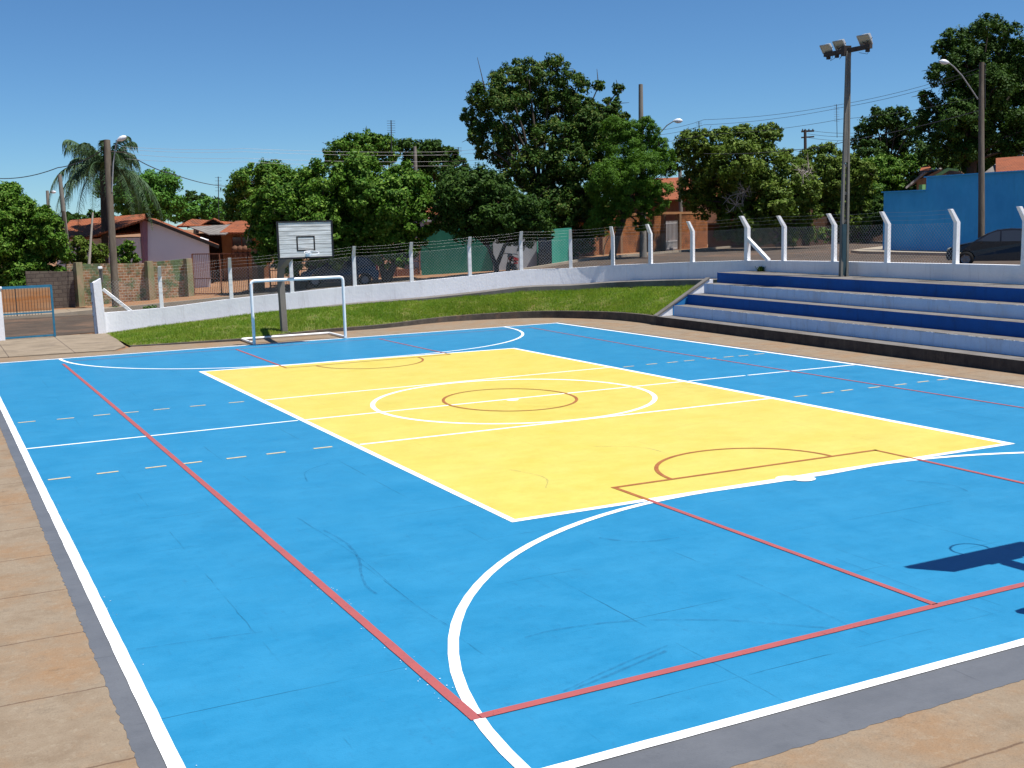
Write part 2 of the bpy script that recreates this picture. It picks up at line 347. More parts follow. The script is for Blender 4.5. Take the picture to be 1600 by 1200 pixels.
for nm, dk, st in (('riser_white', (.16, .17, .19), .55), ('riser_blue', (.006, .03, .09), .6), ('wall_white', (.38, .34, .32), .4), ('blue_wall', (.02, .13, .27), .35), ('dark_base', (.13, .11, .09), .6), ('tread', (.09, .075, .06), .5)):
    nt = MATS[nm].node_tree; g = nt.nodes.new('ShaderNodeNewGeometry'); mp = nt.nodes.new('ShaderNodeMapping'); mp.inputs['Scale'].default_value = (3.2, 3.2, .35) if nm != 'tread' else (1, 1, 1); nt.links.new(g.outputs['Position'], mp.inputs[0])
    overlay(MATS[nm], rng_(nt, noise(nt, mp.outputs[0], 1.6, 9, .78), .54, .74), dk, st)
    overlay(MATS[nm], rng_(nt, noise(nt, g.outputs['Position'], 22, 6, .8), .58, .7), dk, st*.7)
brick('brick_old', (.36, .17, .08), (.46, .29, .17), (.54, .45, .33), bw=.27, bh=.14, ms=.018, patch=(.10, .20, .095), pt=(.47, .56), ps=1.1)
brick('brick_grey', (.11, .09, .075), (.15, .125, .10), (.085, .07, .06), bw=.4, bh=.2, ms=.02)
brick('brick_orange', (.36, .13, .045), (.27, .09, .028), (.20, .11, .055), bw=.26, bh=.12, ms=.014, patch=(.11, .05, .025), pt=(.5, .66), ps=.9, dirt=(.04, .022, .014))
brick('brick_shaded', (.10, .045, .024), (.07, .034, .02), (.06, .04, .026), bw=.26, bh=.12, ms=.014, patch=(.24, .12, .06), pt=(.62, .7), ps=.5)  # brick colours darkened to carry the shade under the trees
ridged('roof_tile', (.33, .10, .04), (.25, .075, .03), (.11, .055, .035))
ridged('roof_tile_pale', (.30, .09, .038), (.24, .07, .03), (.13, .06, .035))
ridged('roof_corrugated', (.22, .20, .18), (.18, .16, .15), (.12, .10, .09), pitch=.3, row=0)
mat('bark', (.045, .035, .028), (.075, .06, .045), scale=6, rough=.95, bump=.6, stretch=(1, 1, .3))
mat('bark_pale', (.34, .30, .25), (.42, .38, .33), scale=6, rough=.95)
leafmat('leaf_mango', (.028, .085, .006), (.066, .150, .010), (.26, .38, .065))
leafmat('leaf_dark', (.016, .046, .006), (.036, .082, .010), (.09, .15, .022))
leafmat('leaf_big', (.022, .062, .008), (.046, .098, .012), (.15, .15, .03))
leafmat('leaf_feather', (.04, .105, .010), (.075, .16, .014), (.13, .24, .03), trans=.2)
leafmat('leaf_olive', (.042, .082, .008), (.09, .145, .014), (.26, .32, .07))
leafmat('leaf_bright', (.05, .14, .018), (.08, .19, .025), (.14, .28, .05))
leafmat('leaf_palm', (.045, .09, .04), (.075, .13, .065), (.18, .24, .15))
leafmat('grass_blade', (.105, .235, .018), (.23, .30, .045), (.36, .44, .13), trans=.35)
mat('soil', (.08, .11, .02), (.15, .14, .04), scale=3, rough=1, c3=(.19, .14, .06), s3=.9, t3=(.5, .7))
mat('car_black', (.012, .012, .016), rough=.25, spec=.6)
mat('car_navy', (.006, .014, .035), rough=.25, spec=.6)
mat('car_glass', (.03, .035, .045), rough=.06, spec=.8)
mat('tyre', (.015, .015, .015), rough=.9)
mat('rim', (.20, .20, .21), rough=.35, metal=.7)
mat('red_paint', (.40, .015, .015), rough=.3, spec=.6)
mat('tail_red', (.35, .01, .01), rough=.2, spec=.7)
mat('metal_dark', (.05, .05, .05), rough=.5, metal=.5)

# ------------------------------------------------------------------ fence wall plan
wall_px = [(161, 489, 42.4), (253, 481, 43.2), (362, 467, 43.9), (457, 457, 44.5), (555, 447, 45.2), (644, 440, 45.7), (735, 431, 46.3), (815, 422, 46.7), (892, 419, 46.9), (957, 414.5, 46.6), (1015, 412, 45.8), (1080, 409.5, 44.4), (1165, 407, 42.2)]
WP = [W(*q) for q in wall_px]          # wall-top points, inner face
for px, X, y_ in ((1222, 15.82, 407.5), (1300, 15.72, 408.5), (1383, 15.6, 410.2), (1490, 15.42, 412.3), (1597, 15.25, 414.6)):
    WP.append(WX(px, y_, X))
WP.append(WP[-1]+(WP[-1]-WP[-2])*np.array([1, 1, 0])); WP.append(WP[-1]+(WP[-1]-WP[-2])*np.array([1, 1, 0])); WP.append(WP[-1]+(WP[-1]-WP[-2])*np.array([1, 1, 0]))
WP = [np.array(p) for p in WP]
WH = .64
def normals(P):
    out = []
    for i in range(len(P)):
        a = P[max(i-1, 0)]; b = P[min(i+1, len(P)-1)]; t = (b-a)[:2]; t = t/np.linalg.norm(t); out.append(np.array([-t[1], t[0], 0]))   # points outward (left of travel = street side)
    return out
WN = normals(WP)
XY = np.array([p[:2] for p in WP])
def wall_dist(x, y):     # signed distance to the wall line, + on the street side
    best = 1e9; sg = 1
    p = np.array([x, y])
    for i in range(len(XY)-1):
        a, b = XY[i], XY[i+1]; d = b-a; t = max(0, min(1, ((p-a)@d)/(d@d))); q = a+d*t; dd = np.linalg.norm(p-q)
        if dd < best:
            best = dd; sg = 1 if (d[0]*(p-a)[1]-d[1]*(p-a)[0]) > 0 else -1
    return best*sg
def zo(x): return 1.5*min(1, max(0, (x+4)/26))
def zg(x, y):
    if x < -5.3:
        d = y-22.5 if x > -14 else 1
        return -.01
    d = wall_dist(x, y)
    if d < .15: return -.05
    return -.05*(1-min(1, (d-.15)/.3)) + zo(x)*min(1, (d-.15)/.3)
def terr(px, py, lo=38, hi=220):      # where a sighting meets the street terrain
    for D in np.arange(lo, hi, .2):
        P = W(px, py, D)
        if P[2] <= zo(P[0]): return P, D
    return W(px, py, hi), hi

# ------------------------------------------------------------------ ground
mb = MB()
xs = np.concatenate([[-900, -300, -120, -60, -40, -30, -20], np.arange(-14, 46.01, .5), [50, 60, 80, 120, 300, 900]])
ys = np.concatenate([[-600, -200, -80, -40, -30], np.arange(-26, 46.01, .5), [50, 56, 64, 80, 120, 300, 1200]])
nx, ny = len(xs), len(ys)
vs = [(x, y, zg(x, y)) for y in ys for x in xs]
mb.add(vs, [(j*nx+i, j*nx+i+1, (j+1)*nx+i+1, (j+1)*nx+i) for j in range(ny-1) for i in range(nx-1)])
struct('ground', mb, 'dirt')
# road sheet
def sheet(name, outline, m, dz, step=.5):
    import bisect
    from mathutils.geometry import tessellate_polygon
    b = bpy.data.meshes.new(name)
    import bmesh
    bm = bmesh.new(); vv = [bm.verts.new((p[0], p[1], 0)) for p in outline]; bm.faces.new(vv)
    x0, x1 = min(p[0] for p in outline), max(p[0] for p in outline)
    x = math.floor(x0)+2.0
    while x < min(x1, 26):
        bmesh.ops.bisect_plane(bm, geom=bm.verts[:]+bm.edges[:]+bm.faces[:], plane_co=(x, 0, 0), plane_no=(1, 0, 0)); x += 2
    for v in bm.verts: v.co.z = zo(v.co.x)+dz
    bmesh.ops.triangulate(bm, faces=bm.faces[:])
    bm.to_mesh(b); bm.free(); setuv(b); b.materials.append(MATS[m]); o = link(name, b); o['kind'] = 'structure'; return o
inner = [tuple((WP[i]+WN[i]*(1.5 if i else 1.0))[:2]) for i in range(len(WP))]
road = inner[::-1] + [(-6.5, 23.4), (-30, 23.2), (-30, 32.6), (-6, 33.6), (3, 33.6), (9, 31.3), (16, 30.4), (22, 33), (33, 39), (39, 42.3), (60, 49.0), (110, 66), (110, 56), (62, 41), (37.5, 28.5), (35, 27.2), (34.2, 25.5), (33.6, 14), (32, -12)]
sheet('road', road, 'asphalt', .006)
# kerbstones on the far side of the street (left) and the blue-wall sidewalk
def kerbline(mb, pts, w, h, dz=0, side=1):
    for a, b in zip(pts[:-1], pts[1:]):
        za, zb = zo(a[0])+dz, zo(b[0])+dz
        mb.beam((a[0], a[1], za+h/2-.05), (b[0], b[1], zb+h/2-.05), w, h+.1)
mb = MB(); kerbline(mb, [(-30, 32.7), (-6, 33.7), (3, 33.7), (9, 31.4), (16, 30.5), (22, 33.1), (33, 39.1), (39, 42.4), (60, 49.1), (110, 66.1)], .14, .13)
struct('kerb', mb, 'kerb_light')
mb = MB(); P = [(35.1, 27.0), (34.3, 25.4), (33.75, 14), (32.1, -12), (36.4, -12), (36.4, 25.9), (38, 27.6), (50, 35), (62, 41.5), (62, 42.0), (50, 35.9), (37.6, 28.6)]
mb.prism(P[::-1], 1.4, 1.64)
struct('sidewalk', mb, 'kerb_light')
mb = MB(); mb.prism([(-30, 33.0), (-5.2, 33.9), (-1.5, 36.6), (-30, 36.2)], -.2, .12)
struct('pavement', mb, 'pavement')

# ------------------------------------------------------------------ court
apr = MB()
apr.poly([(-14, -25), (12.6, -25), (12.6, -4), (12.3, 11), (12.3, 14.5), (11.2, 17.2), (9.3, 18.6), (6.7, 19.2), (3.8, 18.6), (1.0, 18.2), (-1.4, 17.6), (-3.2, 17.6), (-5.0, 17.4), (-5.6, 16.3), (-14, 16.9)], .003)
struct('concrete_apron', apr, 'apron')
W_, L_ = 9.63, 15.02
mb = MB()
def edge(a, b, n=60, j=.012):
    return [(a[0]+(b[0]-a[0])*t/n+(random.uniform(-j, j) if 0 < t < n else 0), a[1]+(b[1]-a[1])*t/n+(random.uniform(-j, j) if 0 < t < n else 0)) for t in range(n)]
gp = edge((-9.86, -15.62), (9.86, -15.5), 320, .011)+edge((9.86, -15.5), (9.82, 15.25))+edge((9.82, 15.25), (-9.82, 15.25))+edge((-9.82, 15.25), (-9.86, -15.62), 520, .011)
mb.poly(gp, .006); struct('court_border', mb, 'paint_grey')
mb = MB(); mb.poly([(-W_, -L_), (W_, -L_), (W_-.05, L_), (-W_, L_)], .009); struct('blue_court', mb, 'paint_blue')
Y4 = [(-4.5, -8.93), (4.5, -9.0), (4.52, 8.62), (-4.57, 9.1)]
mb = MB(); mb.poly(Y4, .0115); struct('yellow_court', mb, 'paint_yellow')
ZL, ZR = .0135, .0165
mb = MB()
def ln(a, b, w, z=ZL, m=None, jit=.05):
    n = max(2, int(math.dist(a, b)/.25)); (m or mb).ribbon([(a[0]+(b[0]-a[0])*i/n, a[1]+(b[1]-a[1])*i/n) for i in range(n+1)], w, z, jit=jit)
mb.add([], [])
for a, b in (((-W_, -L_-.055), (-W_, L_+.055)), ((W_, -L_-.055), (W_-.05, L_+.055))): ln(a, b, .115)
ln((-W_+.0576, -L_), (W_-.0576, -L_), .11); ln((-W_+.0576, L_), (W_-.11, L_), .11)
struct('boundary_line', mb, 'line_white')
mb = MB()
Y5 = [(-4.5, -8.95), (4.5, -9.0), (4.52, 8.62), (-4.57, 9.1)]
mb.add([(-4.56, -9.0, ZL), (4.58, -9.05, ZL), (4.58, 8.68, ZL), (-4.63, 9.16, ZL), (-4.46, -8.885, ZL), (4.44, -8.935, ZL), (4.46, 8.57, ZL), (-4.51, 9.05, ZL)], [(0, 1, 5, 4), (1, 2, 6, 5), (2, 3, 7, 6), (3, 0, 4, 7)])
struct('yellow_zone_outline', mb, 'line_white')
mb = MB(); 
hw = [(-9.57, .05), (-4.63, .08)]; ln(*hw, .07); ln((-4.5, .06), (4.44, -.06), .075); ln((4.6, -.08), (6.2, -.12), .075); ln((6.28, -.12), (9.55, -.22), .075)
ln((-4.47, 3.1), (4.44, 3.12), .075, ZL+.0003); ln((-4.44, -2.98), (4.43, -3.15), .08, ZL+.0003)
struct('halfway_line', mb, 'line_white')
mb = MB(); n = 72
mb.ribbon([(.08+3*math.cos(2*math.pi*i/n), -.02+3*math.sin(2*math.pi*i/n)) for i in range(n)], .10, ZL+.0006, True, .04)
struct('centre_circle', mb, 'line_white')
mb = MB(); mb.add([(.0+.13*math.cos(2*math.pi*i/20), -.12+.13*math.sin(2*math.pi*i/20), ZL+.0009) for i in range(20)], [tuple(range(20))])
for cx, cy, r_ in ((-.09, -8.98, .17), (.09, -9.14, .17)): mb.add([(cx+r_*math.cos(2*math.pi*i/20), cy+r_*.9*math.sin(2*math.pi*i/20), ZL+.0042+.0008*(cx > 0)) for i in range(20)], [tuple(range(20))])
struct('penalty_spot', mb, 'line_white')
mb = MB()
for s in (-1, 1):
    pts = []
    for i in range(25):
        a = math.pi+i/24*math.pi/2 if s > 0 else 0
        th = math.pi - i/24*math.pi/2
        pts.append((-1.5+6*math.cos(th), 15-6*math.sin(th)))
    if s > 0:   # far end
        P2 = pts+[( -.5, 9.02), (.6, 8.98)]+[(1.4-(p[0]+1.5), p[1]-(0)) for p in reversed(pts)]
        P2 = [(p[0]+.0, min(p[1], L_-.05)) for p in P2]
    else:
        P2 = [(p[0], -p[1]) for p in pts]+[(-.5, -9.04), (.6, -9.06)]+[(1.5-(p[0]+1.5), -p[1]) for p in reversed(pts)]
        P2 = [(p[0], max(p[1], -L_+.05)) for p in P2]
    mb.ribbon(P2, .10 if s < 0 else .09, ZL+.0012, jit=.04)
struct('goal_area_arc', mb, 'line_white')
mb = MB()
for xs_, y_ in (([-9.49, -8.76, -8.05, -7.48, -6.84, -6.08, -5.25], 3.16), ([-9.49, -8.77, -8.03, -7.46, -6.73, -6.06, -5.24], -2.9), ([4.98, 5.74, 6.29, 7.04, 7.79, 8.49, 9.08], -3.25), ([4.76, 5.5, 6.13, 6.68, 7.38, 7.97, 8.44, 9.0], 3.0)):
    for x_ in xs_: 
        dy = random.uniform(-.03, .03); mb.ribbon([(x_, y_+dy), (x_+.33, y_+dy+random.uniform(-.01, .01))], .07, ZL+.0005, jit=.08)
struct('dashed_line', mb, 'line_cream')
# red basketball lines on the blue, browner where they cross the yellow zone
mb = MB()
def red(a, b, w=.085): ln(a, b, w, ZR, mb, .05)
red((-7.44, -14.02), (-7.46, -5), .09); red((-7.46, -5), (-7.5, 5), .085); red((-7.5, 5), (-7.56, 13.5), .08); ln((7.5, -13.9), (7.55, 5), .06, ZR, mb); ln((7.55, 5), (8.0, 14.1), .05, ZR, mb)
ln((-7.4, -13.985), (7.55, -13.9), .09, ZR, mb); ln((-7.5, 14.1), (8.0, 14.05), .04, ZR, mb)
red((-2.47, -9.0), (-2.47, -13.93), .075); red((2.4, -9.02), (2.42, -13.9), .075)
ln((-2.46, 9.1), (-2.44, 14.0), .07, ZR, mb); ln((2.36, 8.8), (2.3, 14.0), .06, ZR, mb)
struct('red_line', mb, 'line_red')
mb = MB()
ln((-2.51, -8.1), (2.41, -8.2), .07, ZR, mb); ln((-2.475, -8.13), (-2.47, -9.0), .07, ZR, mb); ln((2.38, -8.17), (2.4, -9.02), .06, ZR, mb)
ln((-2.5, 8.35), (2.38, 8.42), .05, ZR, mb); ln((-2.47, 8.38), (-2.46, 9.1), .06, ZR, mb); ln((2.36, 8.4), (2.36, 8.8), .05, ZR, mb)
mb.ribbon([(.0+1.5*math.cos(math.pi*i/30), -8.14+1.42*math.sin(math.pi*i/30)) for i in range(31)], .065, ZR+.0003, jit=.04)
mb.ribbon([(-.15+1.5*math.cos(-math.pi*i/30), 8.38-1.65*math.sin(math.pi*i/30)) for i in range(31)], .06, ZR+.0003, jit=.04)
mb.ribbon([(-.02+1.38*math.cos(2*math.pi*i/48), -.02+1.58*math.sin(2*math.pi*i/48)) for i in range(48)], .065, ZR+.0006, True, jit=.04)
struct('brown_line', mb, 'line_brown')
mb = MB()
def curve(P, w):
    Q = []
    for i in range(len(P)-1):
        for k in range(6):
            t = k/6; p0, p1, p2, p3 = (np.array(P[max(i-1, 0)]), np.array(P[i]), np.array(P[i+1]), np.array(P[min(i+2, len(P)-1)]))
            Q.append(tuple(.5*((2*p1)+(-p0+p2)*t+(2*p0-5*p1+4*p2-p3)*t*t+(-p0+3*p1-3*p2+p3)*t**3)))
    Q.append(P[-1]); mb.ribbon(Q, w, .0185, jit=.5)
for P, w in (([(-6.74, -8.07), (-6.69, -8.77), (-6.78, -9.49), (-6.96, -10.08), (-7.05, -10.53), (-7.04, -10.78)], .03), ([(-6.31, -12.67), (-5.96, -12.64), (-5.45, -12.73), (-4.89, -12.97), (-4.39, -13.31), (-4.1, -13.6), (-3.78, -13.9)], .022), ([(-6.5, -13.9), (-6.09, -13.8), (-5.39, -13.6)], .03), ([(-9.5, -11.11), (-8.89, -11.19), (-8.37, -11.27)], .018), ([(-6.6, -13.9), (-5.9, -13.66), (-5.3, -13.5)], .02),
             ([(-6.85, -7.3), (-6.76, -9.36), (-6.83, -11.14), (-6.79, -12.02)], .012), ([(-3.51, -12.2), (-3.54, -13.3), (-3.6, -14.23)], .013), ([(-2.23, -12.3), (-2.27, -13.57), (-2.22, -14.43)], .014), ([(-4.0, -10.2), (-3.7, -10.6), (-3.2, -10.7)], .03), ([(-1.2, -5.4), (-.6, -5.9), (-.5, -6.5)], .03), ([(1.2, -10), (1.5, -10.5), (1.4, -10.9)], .03), ([(-3.2, -6.2), (-3.0, -7.0), (-3.3, -7.6)], .025), ([(-5.4, -4.2), (-5.9, -4.6), (-6.1, -5.3)], .025)): curve(P, w)
struct('scuff_marks', mb, 'scuff')
# spilled white specks along the red and white lines
mb = MB()
for k in range(60):
    if k < 45: x_, y_ = -7.45+random.choice((-1, 1))*random.uniform(.05, .11), random.uniform(-14, -9.5)
    elif k < 75: x_, y_ = -9.57+random.uniform(0, .07), random.uniform(-14, -4)
    else: x_, y_ = random.uniform(-7, 0), -14.96+random.uniform(0, .06)
    r_ = random.uniform(.002, .009); mb.add([(x_+r_*random.uniform(.5, 1)*math.cos(a), y_+r_*random.uniform(.5, 1)*math.sin(a), .019+.0001*(k % 5)) for a in np.linspace(0, 6.28, 7)[:6]], [tuple(range(6))])
struct('paint_speck', mb, 'line_white')
# entrance pavement at left
mb = MB(); mb.prism([(-14, 16.85), (-5.75, 16.3), (-5.25, 17.35), (-5.0, 22.9), (-14, 23.0)], -.2, .035)
struct('entrance_pavement', mb, 'pavement')

# ------------------------------------------------------------------ grass bank
K = [WZ(203, 542, 0), WZ(300, 537, 0), WZ(400, 531, 0), WZ(500, 520.5, 0), WZ(600, 513, 0), WZ(700, 503, 0), WZ(800, 498, 0), WZ(870, 497, 0), WZ(950, 499.5, 0), WZ(1000, 504, 0), WZ(1030, 508.5, 0)]
KZ = [.03, .05, .08, .11, .14, .20, .25, .27, .29, .30, .30]
KP = [np.array([p[0], p[1], 0]) for p in K]; KP[-1] = np.array([11.87, 11.95, 0]); 
def catmull(P, n=6):
    P = [np.array(p, float) for p in P]; Q = []
    for i in range(len(P)-1):
        p0, p1, p2, p3 = P[max(i-1, 0)], P[i], P[i+1], P[min(i+2, len(P)-1)]
        for k in range(n):
            t = k/n; Q.append(.5*((2*p1)+(-p0+p2)*t+(2*p0-5*p1+4*p2-p3)*t*t+(-p0+3*p1-3*p2+p3)*t**3))
    Q.append(P[-1]); return Q
KC = catmull([np.array([p[0], p[1], z]) for p, z in zip(KP, KZ)])
kn = [-n_ for n_ in normals(KC)]        # towards the court
mb = MB(); Pn = []
kb = .16
for p, n_ in zip(KC, kn): Pn.append((p, p-n_*kb))
vs = []
for p, q in Pn: vs += [(p[0], p[1], -.05), (p[0], p[1], p[2]), (q[0], q[1], p[2]+.004), (q[0], q[1], -.05)]
mb.add(vs, [(4*i+j, 4*i+j+1, 4*i+j+5, 4*i+j+4) for i in range(len(Pn)-1) for j in range(3)])
mb.add([vs[0], vs[1], vs[2], vs[3]], [(0, 1, 2, 3)]); mb.add(vs[-4:], [(3, 2, 1, 0)])
struct('garden_kerb', mb, 'kerb')
# walkway along the wall foot (outer edge of the bank)
wi = list(range(1, 13)); WB = [WP[i]-np.array([0, 0, WH]) for i in range(13)]
WB[0] = np.array([WP[0][0], WP[0][1], 0.03])
WBC = catmull(WB, 5); wn = normals(WBC)
wk = []
for p, n_ in zip(WBC, wn):
    t = min(1, max(0, (p[0]+3)/15)); wk.append(p-n_*(.45+.5*t))
mb = MB(); vs = []
for p, q, n_ in zip(WBC, wk, wn):
    a = p+n_*.05; vs += [(a[0], a[1], a[2]), (q[0], q[1], p[2]-.01), (q[0], q[1], p[2]-.5)]
mb.add(vs, [(3*i+j, 3*i+3+j, 3*i+4+j, 3*i+1+j) for i in range(len(WBC)-1) for j in range(2)])
WALKN = len(vs)
struct('wall_foot_path', mb, 'tread')
# bank surface: loft from the kerb to the path edge
def resample(P, n):
    P = np.array(P); d = np.concatenate([[0], np.cumsum(np.linalg.norm(np.diff(P, axis=0), axis=1))]); t = np.linspace(0, d[-1], n)
    return np.stack([np.interp(t, d, P[:, k]) for k in range(3)], -1)
kin = np.array([q for p, q in Pn]); kin[:, 2] = [p[2] for p, q in Pn]
outer = np.array(wk); drop = np.clip((outer[:, 0]-2)/11, .05, 1)*.26; outer[:, 2] = np.array([p[2] for p in WBC])-drop
A = resample(kin, 80); B = resample(outer, 80)
ns = 14; G = np.zeros((80, ns, 3))
for j in range(ns):
    s = j/(ns-1); P = A*(1-s)+B*s; P[:, 2] += .10*math.sin(math.pi*s)*np.clip((P[:, 0]+5)/6, 0, 1)+rng.normal(0, .012, 80)*(0 < j < ns-1)
    G[:, j] = P
mb = MB(); mb.add(G.reshape(-1, 3), [(i*ns+j, (i+1)*ns+j, (i+1)*ns+j+1, i*ns+j+1) for i in range(79) for j in range(ns-1)], True)
o = struct('grass_bank', mb, 'soil')
# grass blades
def fast_mesh(name, V, nper, m, parent=None, off=None):
    n = len(V)//nper; me = bpy.data.meshes.new(name); off = np.zeros(3) if off is None else np.array(off)
    me.vertices.add(len(V)); me.vertices.foreach_set('co', (V-off).astype(np.float32).ravel())
    me.loops.add(len(V)); me.loops.foreach_set('vertex_index', np.arange(len(V), dtype=np.int32))
    me.polygons.add(n); me.polygons.foreach_set('loop_start', np.arange(n, dtype=np.int32)*nper)
    try: me.polygons.foreach_set('loop_total', np.full(n, nper, np.int32))
    except Exception: pass
    me.update(calc_edges=True); me.validate(); me.materials.append(MATS[m]); o = link(name, me, parent); return o
NB = 120000
u = rng.random(NB)*79; v = rng.random(NB)*(ns-1); i0 = np.minimum(u.astype(int), 78); j0 = np.minimum(v.astype(int), ns-2); fu = (u-i0)[:, None]; fv = (v-j0)[:, None]
base = G[i0, j0]*(1-fu)*(1-fv)+G[i0+1, j0]*fu*(1-fv)+G[i0, j0+1]*(1-fu)*fv+G[i0+1, j0+1]*fu*fv
pat = np.sin(base[:, 0]*2.1+1.3*np.sin(base[:, 1]*1.7))*np.sin(base[:, 1]*2.9+1.1*np.cos(base[:, 0]*1.3))+.6*np.sin(base[:, 0]*6.3+base[:, 1]*4.1)*np.cos(base[:, 1]*7.7-base[:, 0]*2.2)
keep = rng.random(NB) < np.clip(.9-pat*.6, .25, 1); base = base[keep]; NB = len(base)
ang = rng.random(NB)*2*np.pi; hh = rng.uniform(.04, .11, NB); hh *= .8+.5*np.sin(base[:, 0]*1.7+np.cos(base[:, 1]*2.3)*1.5)*.5+.2
wv = np.stack([np.cos(ang), np.sin(ang), np.zeros(NB)], -1)*rng.uniform(.008, .016, NB)[:, None]
tip = base+np.stack([rng.normal(0, .03, NB), rng.normal(0, .03, NB), hh], -1)
V = np.stack([base-wv-[0, 0, .01], base+wv-[0, 0, .01], tip], 1).reshape(-1, 3)
g = fast_mesh('grass', V, 3, 'grass_blade'); tag(g, 'short green lawn grass on the bank below the white wall', 'grass', kind='stuff')
# a few weeds at the wall foot
for k, (px, py, z) in enumerate(((1190, 424, 1.74),)):
    P = WZ(px, py, z); mb = MB()
    for i in range(60):
        a = random.uniform(0, 6.28); l = random.uniform(.08, .22); d = Vector((math.cos(a)*.6, math.sin(a)*.6, 1)).normalized(); q = Vector(P)+Vector((random.uniform(-.12, .12), random.uniform(-.12, .12), 0)); w = Vector((-math.sin(a), math.cos(a), 0))*.02
        mb.add([q-w, q+w, q+d*l+w*1.5, q+d*l-w*.5], [(0, 1, 2, 3)])
    tag(obj('weed', mb, 'leaf_dark'), 'small dark weed growing on the top bleacher step at the wall foot', 'plant')

# ------------------------------------------------------------------ bleacher
def lx(X, y): return X-.0345*(12-y)      # step lines run slightly inwards towards the camera
Yend = 11.95; Ys = -9
steps = [(11.87, .31, 'dark_base', 'base_step'), (12.5, .67, 'riser_white', 'step'), (13.15, 1.03, 'riser_blue', 'step'), (13.8, 1.38, 'riser_white', 'step'), (14.45, 1.74, 'riser_blue', 'step')]
bl = thing('bleacher', 'long stepped concrete bleacher with blue and white painted risers', 'bleacher', (13.5, 2, 0))
ends = [11.95, 11.75, 11.85, 11.75, 11.85]
BACK = 16.3
for k, (X, z, m_, nm) in enumerate(steps):
    ye = ends[k]; z0 = -.05 if k == 0 else steps[k-1][1]-.06
    Xb = 13.3 if k < 3 else BACK
    mb = MB(); mb.prism([(lx(X, Ys), Ys), (BACK if k else BACK, Ys), (BACK, ye if k < 3 else ye), (lx(X, ye), ye)], z0, z)
    # split: painted riser faces, grey concrete treads
    nbase = len(mb.f)
    if k in (1, 3):
        for i in range(70):
            y_ = random.uniform(-6, 11.2); l = random.choice((.03, .05, .08, .12, .4)); x_ = lx(X, y_)
            mb.beam((x_-.002, y_, z-.006), (lx(X, y_+l)-.002, y_+l, z-.006), .012, .014)
    o = obj(nm, mb, m_, bl); o.data.materials.append(MATS['tread']); o.data.materials.append(MATS['line_white'])
    for p in o.data.polygons:
        if p.index >= nbase: p.material_index = 2
        elif p.normal.z > .5: p.material_index = 1
    if m_ == 'dark_base': o['label'] = 'bare dark concrete lowest step'
    elif m_ == 'riser_blue': o['label'] = 'step with blue painted riser'
    else: o['label'] = 'step with white painted riser'
# sloping side wall, front faces white / blue / white, grey cap
p0 = np.array([12.0, 12.06, .33]); p1 = np.array([14.1, 12.0, 1.42])
mb = MB(); mb.extr([(p0[0]-.05, 12.04, .0), (14.3, 12.04, .0), (14.3, 12.04, 1.5), tuple((p1[0], 12.04, 1.5)), (p0[0]-.05, 12.04, .34)], (0, -.14, 0))
mb2 = MB()
def zline(x): return .34+(x-11.95)*(1.5-.34)/(14.1-11.95)
sw = obj('side_wall', mb, 'wall_white', bl)
yb = 11.9-.005
mb = MB(); x0, x1 = 12.55, 13.22
mb.extr([(x0, yb, .0), (x1, yb, .0), (x1, yb, zline(x1)-.01), (x0, yb, zline(x0)-.01)], (0, -.006, 0)); o = obj('blue_panel', mb, 'side_blue', bl); o['label'] = 'light blue painted middle panel of the sloping side wall'
mb = MB(); mb.beam((11.86, 11.98, zline(11.86)+.025), (14.15, 11.98, zline(14.15)+.025), .22, .05); obj('side_cap', mb, 'tread', bl)

# ------------------------------------------------------------------ white boundary wall
bw = thing('boundary_wall', 'low white painted wall curving round the court below the wire fence', 'wall', WP[6]-np.array([0, 0, WH]))
WC = catmull(WP[:13], 5)+[p for p in WP[13:]]
WCN = normals(WC)
mb = MB(); vs = []
for i, (p, n_) in enumerate(zip(WC, WCN)):
    q = p+n_*.16; vs += [(p[0], p[1], p[2]-WH-.35), (p[0], p[1], p[2]), (q[0], q[1], p[2]+.003), (q[0], q[1], p[2]-WH-.9)]
mb.add(vs, [(4*i+j+1, 4*i+j, 4*i+j+4, 4*i+j+5) for i in range(len(WC)-1) for j in range(3)]); mb.add(vs[:4], [(0, 1, 2, 3)]); mb.add(vs[-4:], [(3, 2, 1, 0)])
obj('wall', mb, 'wall_white', bw)
# gate pillar at the left end
Pp = WZ(154, 521, .035); Pt = W(154, 436, 42.1)
gpil = thing('gate_pillar', 'white concrete gate pillar with slanted top at the left end of the wall', 'pillar', (Pp[0], Pp[1], 0))
mb = MB(); x, y = Pp[0], Pp[1]
w2 = .125; x += .10
v8 = [(x-w2, y-.1, 0), (x+w2+.06, y-.1, 0), (x+w2+.06, y+.25, 0), (x-w2, y+.25, 0), (x-w2-.05, y-.1, 1.9), (x+w2-.02, y-.1, 2.06), (x+w2-.02, y+.25, 2.06), (x-w2-.05, y+.25, 1.9)]
mb.add(v8, [(0, 3, 2, 1), (4, 5, 6, 7), (0, 1, 5, 4), (1, 2, 6, 5), (2, 3, 7, 6), (3, 0, 4, 7)]); obj('pillar', mb, 'wall_white', gpil, bevel=.015)
mb = MB(); mb.beam((x+.16, y+.1, 1.9), (x+.14, y+.05, 2.4), .1, .1); obj('post_stub', mb, 'concrete_pole', gpil)
mb = MB(); mb.box((x+.13, y+.04, 2.43), (.15, .15, .09)); obj('cap', mb, 'post_white', gpil, bevel=.02)
mb = MB(); mb.beam((x-.2, y-.06, 0), (x-.24, y-.06, 1.9), .07, .1, (0, 1, 0)); obj('gate_stile', mb, 'stile_grey', gpil)
mb = MB()
for z in (.75, 1.25, 1.6): mb.box((x-.25, y-.12, z), (.05, .04, .09))
obj('hinge', mb, 'stile_grey', gpil)

